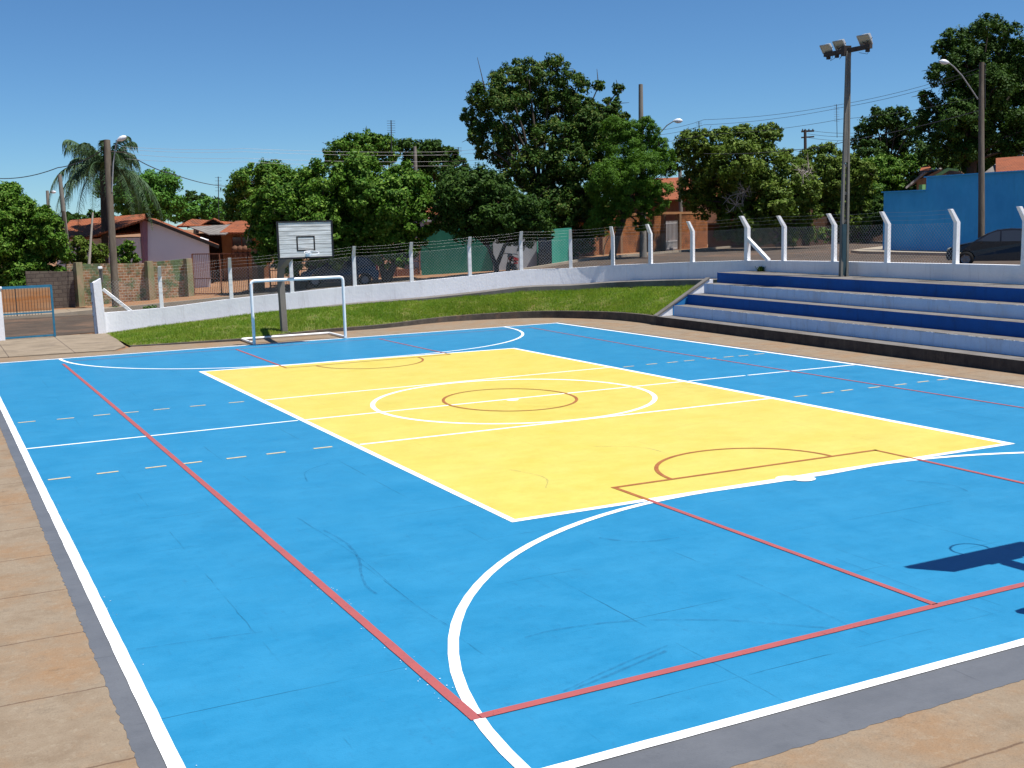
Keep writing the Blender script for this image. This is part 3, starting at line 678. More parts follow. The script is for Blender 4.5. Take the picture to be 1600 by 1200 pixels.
# ------------------------------------------------------------------ fence: posts, mesh, barbed wire
fence = thing('chain_link_fence', 'chain link fence with bent white concrete posts and barbed wire on the low wall', 'fence', WP[6])
posts = list(range(1, 18)) 
HP, BEND = 1.12, 1.12
def post(mb, p, nin, h1=1.18, lean=.26, h2=.38, w=.14):
    a = Vector(p)+Vector(-nin)*.08+Vector((0, 0, -.05)); b = a+Vector((0, 0, h1+.05)); c = b+Vector(nin)*lean+Vector((0, 0, h2))
    t = Vector((-nin[1], nin[0], 0)); n3 = Vector(nin)
    P = []
    for q, ww in ((a, w), (b, w*.95), (c, w*.8)):
        for i, j in ((-1, -1), (1, -1), (1, 1), (-1, 1)): P.append(q+t*(i*ww/2)+n3*(j*ww/2))
    fs = [(0, 1, 5, 4), (1, 2, 6, 5), (2, 3, 7, 6), (3, 0, 4, 7), (4, 5, 9, 8), (5, 6, 10, 9), (6, 7, 11, 10), (7, 4, 8, 11), (8, 9, 10, 11), (3, 2, 1, 0)]
    mb.add(P, fs); return c
tips = {}
for i in posts:
    mb = MB(); nin = -WN[i]
    if i == 12: post(mb, WP[i], nin, 1.2, .3, .42, .17)
    else: post(mb, WP[i], nin)
    o = obj('fence_post', mb, 'post_white', fence, bevel=.008)
    if i == 12: o['label'] = 'thicker braced corner post'
# braces
mb = MB(); p = WP[12]; q = WP[13]; d = (q-p)/np.linalg.norm(q-p)
mb.beam(p+np.array([0, 0, .82])+WN[12]*.08, p+d*1.35+WN[12]*.08+np.array([0, 0, .0]), .12, .12); obj('brace', mb, 'post_white', fence, bevel=.008)
mb = MB(); p = W(161, 452, 42.5); q = W(205, 486.5, 42.8); mb.beam(p+WN[0]*.08, q+WN[0]*.08, .11, .11); obj('brace', mb, 'post_white', fence, bevel=.008)
# mesh panels: real crossing wires between neighbouring posts
def chain(a, b, h, pitch=.085, r_=.0022):
    a = np.array(a); b = np.array(b); L = np.linalg.norm((b-a)[:2]); t = (b-a)/np.linalg.norm((b-a)[:2]); n_ = np.array([-t[1], t[0], 0]); V = []
    k = -h
    while k < L:
        for sgn in (1, -1):
            # line through (s=k at z=0) going up-right, or the mirror
            s0, z0, s1, z1 = k, 0., k+h, h
            if s0 < 0: z0 = -s0; s0 = 0
            if s1 > L: z1 = h-(s1-L); s1 = L
            if z1-z0 < .02: continue
            if sgn < 0: s0, s1 = L-s0, L-s1
            P0 = a+t*s0+np.array([0, 0, z0]); P1 = a+t*s1+np.array([0, 0, z1])
            ax = (P1-P0)/np.linalg.norm(P1-P0); c1 = n_*r_; c2 = np.cross(ax, n_)*r_
            o1, o2, o3 = c1, -.5*c1+.87*c2, -.5*c1-.87*c2
            for u_, v_ in ((o1, o2), (o2, o3), (o3, o1)): V += [P0+u_, P0+v_, P1+v_, P1+u_]
        k += pitch*1.414
    return np.array(V)
for i in range(0, 16):
    a = WP[i]+WN[i]*.03+np.array([0, 0, .0]); b = WP[i+1]+WN[i+1]*.03
    if i == 0: a = a+(b-a)*.04
    V = chain(a, b, 1.16); fast_mesh('mesh_panel', V, 4, 'wire', fence, fence.location)
mb = MB()
for i in range(1, 16):
    for k, (f, r_) in enumerate(((0, .0018), (.35, .0022), (.68, .0022), (.97, .0022))):
        P = []
        for j in range(7):
            t = j/6; p = WP[i]*(1-t)+WP[i+1]*t; n_ = -(WN[i]*(1-t)+WN[i+1]*t)
            P.append(p+n_*(.26*f-.03)+np.array([0, 0, 1.17+.38*f-.03*math.sin(math.pi*t)]))
        mb.tube(P, r_, 4, cap=False)
        if k:
            for j in range(0):
                t = random.random(); p = WP[i]*(1-t)+WP[i+1]*t; n_ = -(WN[i]*(1-t)+WN[i+1]*t); q = p+n_*(.26*f-.03)+np.array([0, 0, 1.17+.38*f-.03*math.sin(math.pi*t)])
                mb.beam(q+np.array([0, 0, -.02]), q+np.array([0, 0.01, .02]), .004, .004)
obj('barbed_wire', mb, 'wire', fence)

# ------------------------------------------------------------------ blue entrance gate
gl = WZ(0, 532, .04); gr = WZ(86, 526, .04)
dv = (gr-gl)/np.linalg.norm(gr-gl)
g0 = gr-dv*2.6
gate = thing('entrance_gate', 'blue tubular metal entrance gate leaf with bars in its upper half', 'gate', (gr[0], gr[1], 0))
mb = MB(); H = 1.86
mb.beam(gr+np.array([0, 0, 0]), gr+np.array([0, 0, H]), .07, .07); mb.beam(g0, g0+np.array([0, 0, H]), .07, .07)
mb.beam(g0+np.array([0, 0, H-.03]), gr+np.array([0, 0, H-.03]), .06, .085); mb.beam(g0+np.array([0, 0, .06]), gr+np.array([0, 0, .06]), .05, .06); mb.beam(g0+np.array([0, 0, .90]), gr+np.array([0, 0, .90]), .04, .05)
obj('frame', mb, 'gate_blue', gate)
mb = MB(); n = 26
for i in range(1, n):
    p = g0+(gr-g0)*i/n; mb.beam(p+np.array([0, 0, .88-(.06 if 3 < i < n-3 else 0)]), p+np.array([0, 0, H-.05]), .014 if i != 14 else .035, .014)
obj('bars', mb, 'metal_dark', gate)
p = gl+dv*.12
mb = MB(); mb.beam(p+np.array([0, 0, .3]), p+np.array([0, 0, .85]), .12, .05); obj('latch_box', mb, 'gate_blue', gate)
q = W(4, 531, 40.3)
lp = thing('gate_post', 'white concrete gate post at the left edge behind the blue gate', 'pillar', (q[0]-.02, q[1]+.25, 0))
mb = MB(); mb.box((q[0]-.05, q[1]+.25, .92), (.30, .24, 1.85)); obj('post', mb, 'wall_white', lp, bevel=.015)
mb = MB(); mb.box((q[0]-.05, q[1]+.25, 1.88), (.36, .3, .07)); obj('cap', mb, 'wall_white', lp, bevel=.01)

# ------------------------------------------------------------------ football goals and basketball hoops
def make_goal(label):
    g = thing('football_goal', label, 'goal', (0, 0, 0), 'futsal goals'); Wg, Hg, r_, dp = 1.54, 2.05, .05, 1.7
    P = [(-Wg, 0, 0), (-Wg, 0, Hg-.1), (-Wg+.03, 0, Hg-.03), (-Wg+.1, 0, Hg), (Wg-.1, 0, Hg), (Wg-.03, 0, Hg-.03), (Wg, 0, Hg-.1), (Wg, 0, 0)]
    mb = MB(); mb.tube(P[:2], r_, 12); obj('post', mb, 'goal_white', g)
    mb = MB(); mb.tube(P[6:], r_, 12); obj('post', mb, 'goal_white', g)
    mb = MB(); mb.tube(P[1:7], r_, 12, cap=False); obj('crossbar', mb, 'goal_white', g)
    mb = MB(); mb.tube([(-Wg, -.05, .05), (-Wg, dp-.1, .05), (-Wg+.03, dp-.03, .05), (-Wg+.1, dp, .05), (Wg-.1, dp, .05), (Wg-.03, dp-.03, .05), (Wg, dp-.1, .05), (Wg, -.05, .05)], .04, 12); obj('ground_frame', mb, 'goal_white', g)
    return g
g1 = make_goal('white tubular football goal standing before the backboard at the far end'); 
g2 = dup(g1, 'white tubular football goal at the near right end, seen only by its shadow')
g1.location = (-.02-.05, 15.0, .01); g2.location = (.1, -15.05, .01); g2.rotation_euler = (0, 0, math.pi)
def make_hoop(label):
    h = thing('basketball_hoop', label, 'basketball hoop', (0, 0, 0), 'basketball hoops')   # court side is -y, pole at +3.45, board face at y=0
    mb = MB(); yp = 3.45
    secs = [((0.13, yp, 0), .2, .26), ((.10, yp, 2.05), .2, .26), ((.06, yp-.35, 2.45), .2, .25), ((.02, .25, 3.35), .18, .2)]
    v = []
    for (c, w, d), n_ in zip(secs, ((0, 1, 0), (0, 1, 0), (0, .55, .83), (0, .5, .86))):
        c = Vector(c); n3 = Vector(n_).normalized()
        for i, j in ((-1, -1), (1, -1), (1, 1), (-1, 1)): v.append(c+Vector((i*w/2, 0, 0))+n3*(j*d/2))
    f = [(3, 2, 1, 0)]+[(4*k+i, 4*k+(i+1) % 4, 4*k+4+(i+1) % 4, 4*k+4+i) for k in range(3) for i in range(4)]+[(12, 13, 14, 15)]
    mb.add(v, f); mb.box((.13, yp, .06), (.34, .4, .16)); obj('concrete_arm', mb, 'concrete_pole', h, bevel=.012)
    mb = MB(); BW, BH, zc = 1.74, 1.1, 3.335
    n = 8
    for i in range(n): mb.box((0, 0, zc-BH/2+(i+.5)*BH/n), (BW, .03, BH/n-.012))
    b = obj('backboard', mb, 'board', h)
    mb = MB()
    mb.box((0, .03, zc), (BW, .02, BH))
    for sx in (-1, 1): mb.box((sx*(BW/2+.015), 0.005, zc), (.05, .075, BH+.09))
    for sz in (-1, 1): mb.box((0, .005, zc+sz*(BH/2+.02)), (BW-.02, .075, .05))
    mb.box((0, .12, 3.35), (.5, .16, .3)); obj('board_frame', mb, 'black', b)
    mb = MB(); tw, th, z0 = .56, .43, 3.0
    for sx in (-1, 1): mb.box((sx*tw/2, -.018, z0+th/2), (.045, .008, th+.04))
    for sz in (0, 1): mb.box((0, -.0185, z0+sz*th), (tw-.04, .008, .045))
    obj('target_square', mb, 'black', b)
    mb = MB(); mb.ring(.23, .011, (0, 0, 0)); tl = R(14); mb.v = [(v_[0]+.06, v_[1]*math.cos(tl)-v_[2]*math.sin(tl)-.40, v_[1]*math.sin(tl)+v_[2]*math.cos(tl)+2.93) for v_ in mb.v]; mb.box((0.06, -.10, 2.93), (.14, .16, .02)); mb.box((.06, -.02, 2.88), (.14, .015, .16)); 
    for sx in (-.05, .05): mb.tube([(.06+sx, -.02, 2.8), (.06+sx*2, -.2, 2.92)], .006, 6)
    obj('ring', mb, 'ring_white', h)
    return h
h1 = make_hoop('basketball hoop with weathered plank backboard on bent concrete arm behind the far goal')
h2 = dup(h1, 'basketball hoop at the near right end, seen only by its shadow')
h1.location = (-.03, 14.05, 0.0); h2.location = (.11, -14.03, 0.0); h2.rotation_euler = (0, 0, math.pi)

# ------------------------------------------------------------------ floodlight pole
fp = WZ(1318, 432, 1.74); D0 = (fp-CP)@fw
fl = thing('floodlight_pole', 'tall concrete floodlight mast with three lamps standing on the top bleacher step', 'floodlight', (fp[0], fp[1], 1.74))
top = W(1325.5, 80, D0); zt = top[2]
mb = MB()
def hbeam(mb, zs, cx, cy, ws, ds, dx=0, dy=0):      # double-T concrete section, tapered
    for k in range(len(zs)-1):
        za, zb = zs[k], zs[k+1]
        for sgn in (-1, 1):
            v = []
            for z, w, d, in ((za, ws[k], ds[k]), (zb, ws[k+1], ds[k+1])):
                t = (z-zs[0])/(zs[-1]-zs[0]); ox, oy = cx+dx*t, cy+dy*t; fx = .28*w
                c = sgn*(w/2-fx/2)
                v += [(ox+c*ct-(-d/2)*st, oy+c*st+(-d/2)*ct, z) if 0 else (ox+(c-fx/2)*ct+d/2*st, oy+(c-fx/2)*st-d/2*ct, z), (ox+(c+fx/2)*ct+d/2*st, oy+(c+fx/2)*st-d/2*ct, z), (ox+(c+fx/2)*ct-d/2*st, oy+(c+fx/2)*st+d/2*ct, z), (ox+(c-fx/2)*ct-d/2*st, oy+(c-fx/2)*st+d/2*ct, z)]
            mb.add(v, [(3, 2, 1, 0), (4, 5, 6, 7), (0, 1, 5, 4), (1, 2, 6, 5), (2, 3, 7, 6), (3, 0, 4, 7)])
ct, st = math.cos(-.45), math.sin(-.45)
zs = [1.74, 1.74+2.9, 1.74+3.9, zt]; ws = [.25, .21, .19, .14]; ds = [.24, .2, .18, .13]
ddx, ddy = top[0]-fp[0], top[1]-fp[1]
hbeam(mb, zs, fp[0], fp[1], ws, ds, ddx, ddy)
for k, zz in enumerate(np.linspace(1.74+1.75, zt-.1, 7)):
    t = (zz-1.74)/(zt-1.74); mb.box((fp[0]+ddx*t, fp[1]+ddy*t, zz), (.2*(1-t*.45), .14*(1-t*.4), .10), -.45)
mb.beam((fp[0]+ddx*.42, fp[1]+ddy*.42, 1.74+3.6), (top[0], top[1], zt), .10, .06)
mast = obj('mast', mb, 'green_pole', fl)
mb = MB(); mb.box((fp[0]+.0, fp[1], 1.74+.85), (.12, .10, 1.62), -.45); o = obj('painted_foot', mb, 'pole_paint', fl)
a0 = W(1289, 86, D0+.85); a1 = W(1361, 72, D0-.75)
mb = MB(); mb.beam(a0, a1, .13, .13); mb.box(tuple((a0+(a1-a0)*.47)), (.24, .24, .3), -.3)
for t in (.08, .27, .93): mb.beam(a0+(a1-a0)*t+np.array([0, 0, -.05]), a0+(a1-a0)*t+np.array([0, 0, -.16]), .1, .1)
obj('crossarm', mb, 'dark_wood', fl)
def floodlamp(px, py, s, t):
    c = Vector(W(px, py, D0+.85-t*1.6)); f = Vector((-.80, -.12, -.62)).normalized(); x = Vector((0, 0, 1)).cross(f).normalized(); y = f.cross(x)
    M = Matrix((x, y, f)).transposed()
    def tr(p): return tuple(c+M@Vector(p))
    w, h, d = .24*s, .19*s, .26*s
    mb = MB(); v = [tr((sx*w, sy*h, 0)) for sx, sy in ((-1, -1), (1, -1), (1, 1), (-1, 1))]+[tr((sx*w*.45, sy*h*.5, -d)) for sx, sy in ((-1, -1), (1, -1), (1, 1), (-1, 1))]
    mb.add(v, [(0, 1, 2, 3), (7, 6, 5, 4), (1, 0, 4, 5), (2, 1, 5, 6), (3, 2, 6, 7), (0, 3, 7, 4)])
    for a, b in ((0, 1), (1, 2), (2, 3), (3, 0)): mb.beam(v[a], v[b], .03, .03)
    lb = obj('lamp', mb, 'lamp_body', fl)
    mb = MB(); mb.add([tr((sx*w*.9, sy*h*.88, .006)) for sx, sy in ((-1, -1), (1, -1), (1, 1), (-1, 1))], [(0, 1, 2, 3)]); obj('lamp_glass', mb, 'lamp_glass', lb)
    mb = MB(); q = Vector(a0+(a1-a0)*t)+Vector((0, 0, .06))
    for sx in (-1, 1): mb.tube([q, q+Vector((0, 0, .04)), tr((sx*(w+.02), 0, -.08))], .012, 6)
    obj('bracket', mb, 'metal_dark', lb)
floodlamp(1291, 76.5, .78, .1); floodlamp(1311.5, 70.5, .82, .30); floodlamp(1351, 62.5, .92, .88)
for t in (.1, .3, .9):
    mb = MB(); q = a0+(a1-a0)*t; mb.tube([q+np.array([0, 0, .2]), q+np.array([.05, -.1, -.1]), q+np.array([0, -.05, -.22]), q+(top-q)*.4+np.array([0, 0, -.12])], .007, 5); obj('cable', mb, 'wire_dark', fl)

# ------------------------------------------------------------------ utility poles, street lamps, wires
def pole(name, label, cat, pxb, pyb, pxt, pyt, D, rb, rt_, m, group='utility poles', n=10, Dt=None, segs=6, extra_down=.4):
    b = W(pxb, pyb, D); t = W(pxt, pyt, Dt or D)
    o = thing(name, label, cat, b, group); mb = MB(); P = [b-np.array([0, 0, extra_down])]; 
    for k in range(segs+1): P.append(b+(t-b)*k/segs+np.array([math.sin(k*1.1)*.015, 0, 0]))
    mb.tube(P, [rb]+[rb+(rt_-rb)*k/segs for k in range(segs+1)], n); obj('pole', mb, m, o); return o, b, t
def lamp_arm(o, P, head_dir, s=1.0):
    mb = MB(); mb.tube(P, .035*s, 8); obj('lamp_arm', mb, 'lamp_body', o)
    c = Vector(P[-1]); d = Vector(head_dir).normalized(); x = d.orthogonal().normalized(); y = d.cross(x); mb = MB(); rings = []
    for k, (l, r_) in enumerate(((-.05, .03), (.05, .09), (.2, .15), (.38, .14), (.5, .07), (.54, .01))):
        for j in range(12): a = 2*math.pi*j/12; rings.append(c+d*l*s+(x*math.cos(a)+y*math.sin(a))*r_*s)
    mb.add(rings, [(i*12+j, i*12+(j+1) % 12, (i+1)*12+(j+1) % 12, (i+1)*12+j) for i in range(5) for j in range(12)], True); obj('lamp_head', mb, 'lamp_cap', o)
pL, bL, tL = pole('utility_pole', 'thick leaning wooden pole with a lamp before the painted brick wall', 'utility pole', 181, 481, 167, 219, 55.3, .18, .16, 'wood_pole')
lamp_arm(pL, [W(175, 300, 55.2), W(177, 255, 55.1), W(181, 228, 55.0), W(184, 219, 54.9)], rt*.35+up*.15, .85)
mb = MB(); mb.beam(W(166, 236, 55.3)+0, W(196, 238, 55.3), .05, .05); obj('cross_bar', mb, 'wood_pole', pL)
pB, bB, tB = pole('utility_pole', 'slender grey leaning pole at the left edge of the palm', 'utility pole', 108, 422, 93.5, 273, 63, .14, .11, 'concrete_pole', segs=4)
pS, bS, tS = pole('utility_pole', 'small far pole with a tiny lamp left of the palm', 'utility pole', 78, 380, 74, 298, 100, .17, .13, 'concrete_pole', segs=3)
lamp_arm(pS, [W(75, 306, 100), W(78, 302, 100), W(79, 300, 100)], rt, .9)
pC, bC, tC = pole('utility_pole', 'round concrete pole beside the orange brick wall rising above the feathery tree', 'utility pole', 1005, 402, 1001, 132, 64.9, .21, .12, 'concrete_pole')
lamp_arm(pC, [W(1006, 226, 64.9), W(1030, 209, 64.5), W(1042, 196, 64.2), W(1053, 189, 64)], rt*.9-up*.02+fw*-.2, .9)
pM, bM, tM = pole('utility_pole', 'thin pale pole standing behind the orange brick wall', 'utility pole', 1064, 340, 1062, 262, 84, .15, .13, 'concrete_pole', segs=2)
pR, bR, tR = pole('utility_pole', 'grey wooden pole with curved lamp arm in front of the light blue wall', 'utility pole', 1533, 398, 1534, 98, 54, .16, .12, 'wood_pole')
lamp_arm(pR, [W(1528, 155, 54), W(1518, 140, 53.6), W(1503, 118, 53.2), W(1490, 104, 52.9), W(1482, 98, 52.8)], -rt*.9+up*.15, .8)
mb = MB()
for y_ in (101, 109, 116): mb.tube([W(1531, y_, 54), W(1541, y_+.5, 54)], .012, 5)
mb.tube([W(1539, 100, 53.9), W(1539.5, 168, 53.9)], .02, 6); obj('bracket', mb, 'metal_dark', pR)
pT, bT, tT = pole('utility_pole', 'far dark pole with two crossarms above the olive tree', 'utility pole', 1259, 330, 1258, 203, 130, .22, .16, 'dark_wood', segs=3)
mb = MB(); mb.beam(W(1252, 205.5, 130), W(1272, 204.5, 130), .14, .2); mb.beam(W(1252, 215, 130), W(1272, 213.5, 130), .14, .16)
for x_ in (1254, 1258, 1264, 1270): mb.beam(W(x_, 205, 130), W(x_, 201.5, 130), .12, .12)
obj('crossarm', mb, 'dark_wood', pT)
pW, bW_, tW = pole('utility_pole', 'brown timber pole rising behind the corrugated roof', 'utility pole', 360, 350, 357, 292, 95, .16, .13, 'wood_pole', segs=2)
mb = MB(); mb.beam(W(354, 310, 95), W(361, 309, 95), .08, .1); obj('crossarm', mb, 'wood_pole', pW)
pN, _, _ = pole('utility_pole', 'pale pole end poking out of the far mango crowns', 'utility pole', 649, 260, 648, 229, 78, .13, .1, 'concrete_pole', segs=2)
def wire(label, P, D=None, r_=.02, sag=0, m='wire_dark'):
    mb = MB(); P = [np.array(p) for p in P]; Q = []
    for a, b in zip(P[:-1], P[1:]):
        L = np.linalg.norm(b-a); n = 12
        for k in range(n): t = k/n; Q.append(a+(b-a)*t-np.array([0, 0, 4*sag*t*(1-t)]))
    Q.append(P[-1]); mb.tube(Q, r_, 5, cap=False)
    tag(obj('power_line', mb, m), label, 'cable', 'overhead wires')
wire('thick dark cable sagging from the leaning wooden pole to the left edge', [W(-60, 284, 62), W(0, 279, 60), W(90, 262, 57), W(160, 234, 55.2)], r_=.022, sag=.15)
wire('dark service cable running from the leaning wooden pole down to the brown pole', [W(193, 236, 55.3), W(270, 272, 65), W(356, 291, 90)], r_=.024, sag=.15)
names = ['topmost', 'second', 'third', 'lowest']
for k in range(4):
    wire('%s of the four thin street wires crossing the sky above the left trees' % names[k], [W(190+2*k, (229, 233, 240, 248)[k], 56), W(380, (232, 237, 247, 253)[k], 66), W(700, (237, 242, 252, 259)[k], 76), W(1000, (203, 214, 233, 238)[k], 66)], r_=.007, sag=.1, m='wire')
for k in range(3):
    wire('%s of the three wires rising from the middle pole to the grey wooden pole' % ['upper', 'middle', 'lower'][k], [W(1003, (205, 212, 222)[k], 65), W(1100, (187, 195, 210)[k], 64), W(1315, (163, 168, 186)[k], 60), W(1532, (106, 112, 150)[k], 54)], r_=.010, sag=.15)
wire('black cable hanging low over the olive tree towards the floodlight mast', [W(1100, 240, 70), W(1240, 234, 66), W(1325, 220, 62), W(1532, 172, 54.5)], r_=.018, sag=.1)
for k in range(3):
    wire('%s of the far level wires across the dark trees at right' % ['upper', 'middle', 'lower'][k], [W(1262, (203, 209, 215)[k], 129), W(1350, (207, 212, 218)[k], 120), W(1480, (211, 216, 222)[k], 110), W(1700, (214, 220, 225)[k], 100)], r_=.02, sag=.2)
def antenna(label, px, pyt, pyb, D, rungs):
    b = W(px, pyb, D); t = W(px-1, pyt, D); o = thing('antenna', label, 'antenna', b, 'roof antennas'); mb = MB(); mb.tube([b, t], .035, 6); obj('mast', mb, 'metal_dark', o); mb = MB()
    for k in range(rungs):
        q = b+(t-b)*(1-.07*k-.02); mb.tube([q-rt*.28, q+rt*.28], .012, 5)
    obj('elements', mb, 'metal_dark', o)
antenna('television aerial above the far mango crowns', 612, 188, 240, 78, 6)
antenna('thin television aerial left of the brown timber pole', 342, 276, 350, 96, 5)
antenna('small aerial between the far crowns and the big tree', 717, 230, 260, 95, 4)
antenna('thin aerial above the left end of the olive tree', 1093, 190, 225, 110, 3)
antenna('ladder shaped aerial right of the far crossarm pole', 1308, 163, 215, 120, 8)

# ------------------------------------------------------------------ houses and yard walls
def slab(mb, P, th):            # thick polygon, thickness downwards along its normal
    P = [Vector(p) for p in P]; n = (P[1]-P[0]).cross(P[2]-P[0]).normalized()
    if n.z < 0: P = P[::-1]; n = -n
    return mb.extr([tuple(p) for p in P], tuple(-n*th))
def xz(p, z): return np.array([p[0], p[1], z])
def at_base(px, D, py=400): p = W(px, py, D); return p
def wallseg(mb, pa, pb, z0a, z0b, z1a, z1b, th=.18):
    pa = np.array(pa[:2]); pb = np.array(pb[:2]); t = (pb-pa)/np.linalg.norm(pb-pa); n_ = np.array([-t[1], t[0]])*th
    v = [(*pa, z0a), (*pb, z0b), (*(pb+n_), z0b), (*(pa+n_), z0a), (*pa, z1a), (*pb, z1b), (*(pb+n_), z1b), (*(pa+n_), z1a)]
    return mb.add(v, [(0, 3, 2, 1), (4, 5, 6, 7), (0, 1, 5, 4), (1, 2, 6, 5), (2, 3, 7, 6), (3, 0, 4, 7)])
# painted brick yard wall (left), panels follow the photographed top line
bwl = thing('brick_wall', 'old brick yard wall with flaking green paint beside the barred gate', 'wall', W(200, 470, 58))
a = W(104, 413, 57.5); b = W(240, 411, 58.6); c = W(288, 406, 59)
mb = MB(); wallseg(mb, a, b, -.3, -.2, a[2], b[2]); wallseg(mb, b+(c-b)*.001, c, -.2, -.2, b[2]+.05, c[2]+.05); wob = obj('wall', mb, 'brick_old', bwl)
mb = MB(); 
for px, D, tp in ((121, 57.6, 410), (232, 58.5, 408), (293, 59, 404)):
    q = W(px, tp, D-.1); mb.box((q[0], q[1], (q[2]-.3)/2), (.34, .3, q[2]+.3), .4)
obj('pillar', mb, 'worn_pillar', bwl)
gw = thing('block_wall', 'bare grey concrete block wall under the left tree', 'wall', W(98, 485, 56.5))
a = W(40, 424, 56.0); b = W(114, 424, 57.2); mb = MB(); wallseg(mb, a, b, -.3, -.3, a[2], b[2]); obj('wall', mb, 'brick_grey', gw)
ow = thing('rendered_wall', 'low orange stained rendered wall seen through the blue gate', 'wall', W(20, 492, 54))
a = W(-70, 450, 52.5); b = W(78, 455, 54.2); mb = MB(); wallseg(mb, a, b, -.3, -.3, 1.15, 1.15); obj('wall', mb, 'orange_wall', ow); mb = MB(); wallseg(mb, a-.0, b, 1.15, 1.15, 1.22, 1.22, .24); obj('coping', mb, 'kerb_light', ow)
# barred gates
def bargate(name, label, A_, B_, z0, z1a, z1b, m, n, r_=.018, cat='gate', panel=0):
    A_ = np.array(A_[:2]); B_ = np.array(B_[:2]); g = thing(name, label, cat, (*A_, z0)); mb = MB()
    for z, za, zb in ((0, z1a, z1b),):
        mb.beam((*A_, za), (*B_, zb), .05, .05); mb.beam((*A_, z0+.12), (*B_, z0+.12), .05, .05); mb.beam((*A_, z0+.9), (*B_, z0+.9), .04, .04)
    for t in (0, .5, 1):
        p = A_+(B_-A_)*t; mb.beam((*p, z0), (*p, z1a+(z1b-z1a)*t), .07, .07)
    obj('frame', mb, m, g); mb = MB()
    for i in range(1, n):
        p = A_+(B_-A_)*i/n; mb.beam((*p, z0+.1), (*p, z1a+(z1b-z1a)*i/n+.03), r_, r_)
    obj('bars', mb, m, g)
    if panel: mb = MB(); wallseg(mb, A_, B_, z0+.12, z0+.12, z0+panel, z0+panel, .02); obj('lower_panel', mb, m, g)
    return g
a = W(300, 397, 59.2); b = W(386, 396, 58.6); bargate('yard_gate', 'brown barred driveway gate beside the painted brick wall', a, b, .28, a[2], b[2], 'rust', 30)
a = W(412, 398, 58.6); b = W(650, 370, 60.8)
q = W(583, 380, 61.5); q2 = W(654, 372, 61.8)
bargate('yard_fence', 'long rusty barred fence in the shade behind the dark blue car', W(420, 398, 60.5), q, .55, W(420, 398, 60.5)[2], q[2], 'rust', 40, cat='fence')
bargate('yard_gate', 'rusty barred gate next to the green wall', q, q2, .8, q[2], q2[2], 'rust', 26, panel=.5)
mb = MB(); p = W(402, 398, 58.8); mb.box((p[0], p[1], 1.3), (.42, .42, 2.7), .4); mb.box((p[0], p[1], 2.68), (.5, .5, .08), .4)
tag(obj('gate_pillar', mb, 'pillar_stone'), 'yellowish stone clad gate pillar right of the driveway gate', 'pillar')
# white gable house
def facade_thing(name, label, cat, p, z=0): return thing(name, label, cat, (p[0], p[1], z))
D1 = 65.0
A1, B1 = W(222, 400, D1+1), W(326, 400, D1)
apx = W(236, 342, D1+.9); ev = W(326, 376, D1)
back = fw*np.array([1, 1, 0]); back = back/np.linalg.norm(back); rot = np.array([back[0]*math.cos(.25)-back[1]*math.sin(.25), back[0]*math.sin(.25)+back[1]*math.cos(.25), 0]); back = rot
H1 = thing('white_gable_house', 'lilac white gable house with overhanging tiled roof behind the painted brick wall', 'house', (B1[0], B1[1], .2))
mb = MB(); F_ = [xz(A1, .0), xz(B1, .0), ev+[0, 0, .02], xz(W(222, 347, D1+1), W(222, 347, D1+1)[2]+.12)]
mb.extr([tuple(f) for f in F_][::-1], tuple(back*8)); obj('wall', mb, 'lilac_wall', H1)
mb = MB(); q = W(224, 345, D1+.9); mb.box((q[0], q[1]-.05, q[2]/2), (.32, .3, q[2]), .4); obj('corner_column', mb, 'mauve', H1)
e2 = W(342, 383, D1-.4); t2 = W(232, 340, D1+.3)
mb = MB(); slab(mb, [t2, e2, e2+back*8.6, t2+back*8.6], .09); slab(mb, [t2, t2+back*8.6, t2+back*8.6-np.array([1, 0, 0])*.0-rt*4.2+np.array([0, 0, -1.3]), t2-rt*4.2+np.array([0, 0, -1.3])], .09); rf = obj('roof', mb, 'roof_tile', H1)
mb = MB(); mb.beam(t2-[0, 0, .1], e2-[0, 0, .1], .05, .18)
for k in range(7):
    q = t2+(e2-t2)*(.55+k*.065)-[0, 0, .16]; mb.beam(q, q+back*1, .06, .1)
obj('rafters', mb, 'dark_wood', rf)
mb = MB(); q = W(250, 412, D1-.02); mb.box((q[0], q[1], q[2]), (.8, .1, .25), .0-.45); wd = obj('window', mb, 'window_dark', H1)
# orange roofed house to its left (behind the palm)
H0 = thing('old_house', 'low old house with orange tiled roof behind the palm trunk', 'house', (*W(150, 400, 67)[:2], 0))
a = W(88, 400, 67); b = W(221, 400, 66.5)
mb = MB(); za = W(100, 374, 67)[2]; mb.extr([(*a[:2], 0), (*b[:2], 0), (*b[:2], za), (*a[:2], za)][::-1], tuple(back*7)); obj('wall', mb, 'lilac_wall', H0)
e0, e1 = W(84, 373, 66.4), W(224, 362, 66.4); r1, r2 = W(110, 344, 70.5), W(226, 334, 70.5)
mb = MB(); slab(mb, [e0, e1, r2, r1], .1); slab(mb, [r1, r2, e1+back*8, e0+back*8], .1); obj('roof', mb, 'roof_tile', H0)
mb = MB(); q = W(135, 395, 66.9); mb.box((q[0], q[1], q[2]), (1.1, .1, 1.0), -.45); obj('window', mb, 'window_dark', H0)
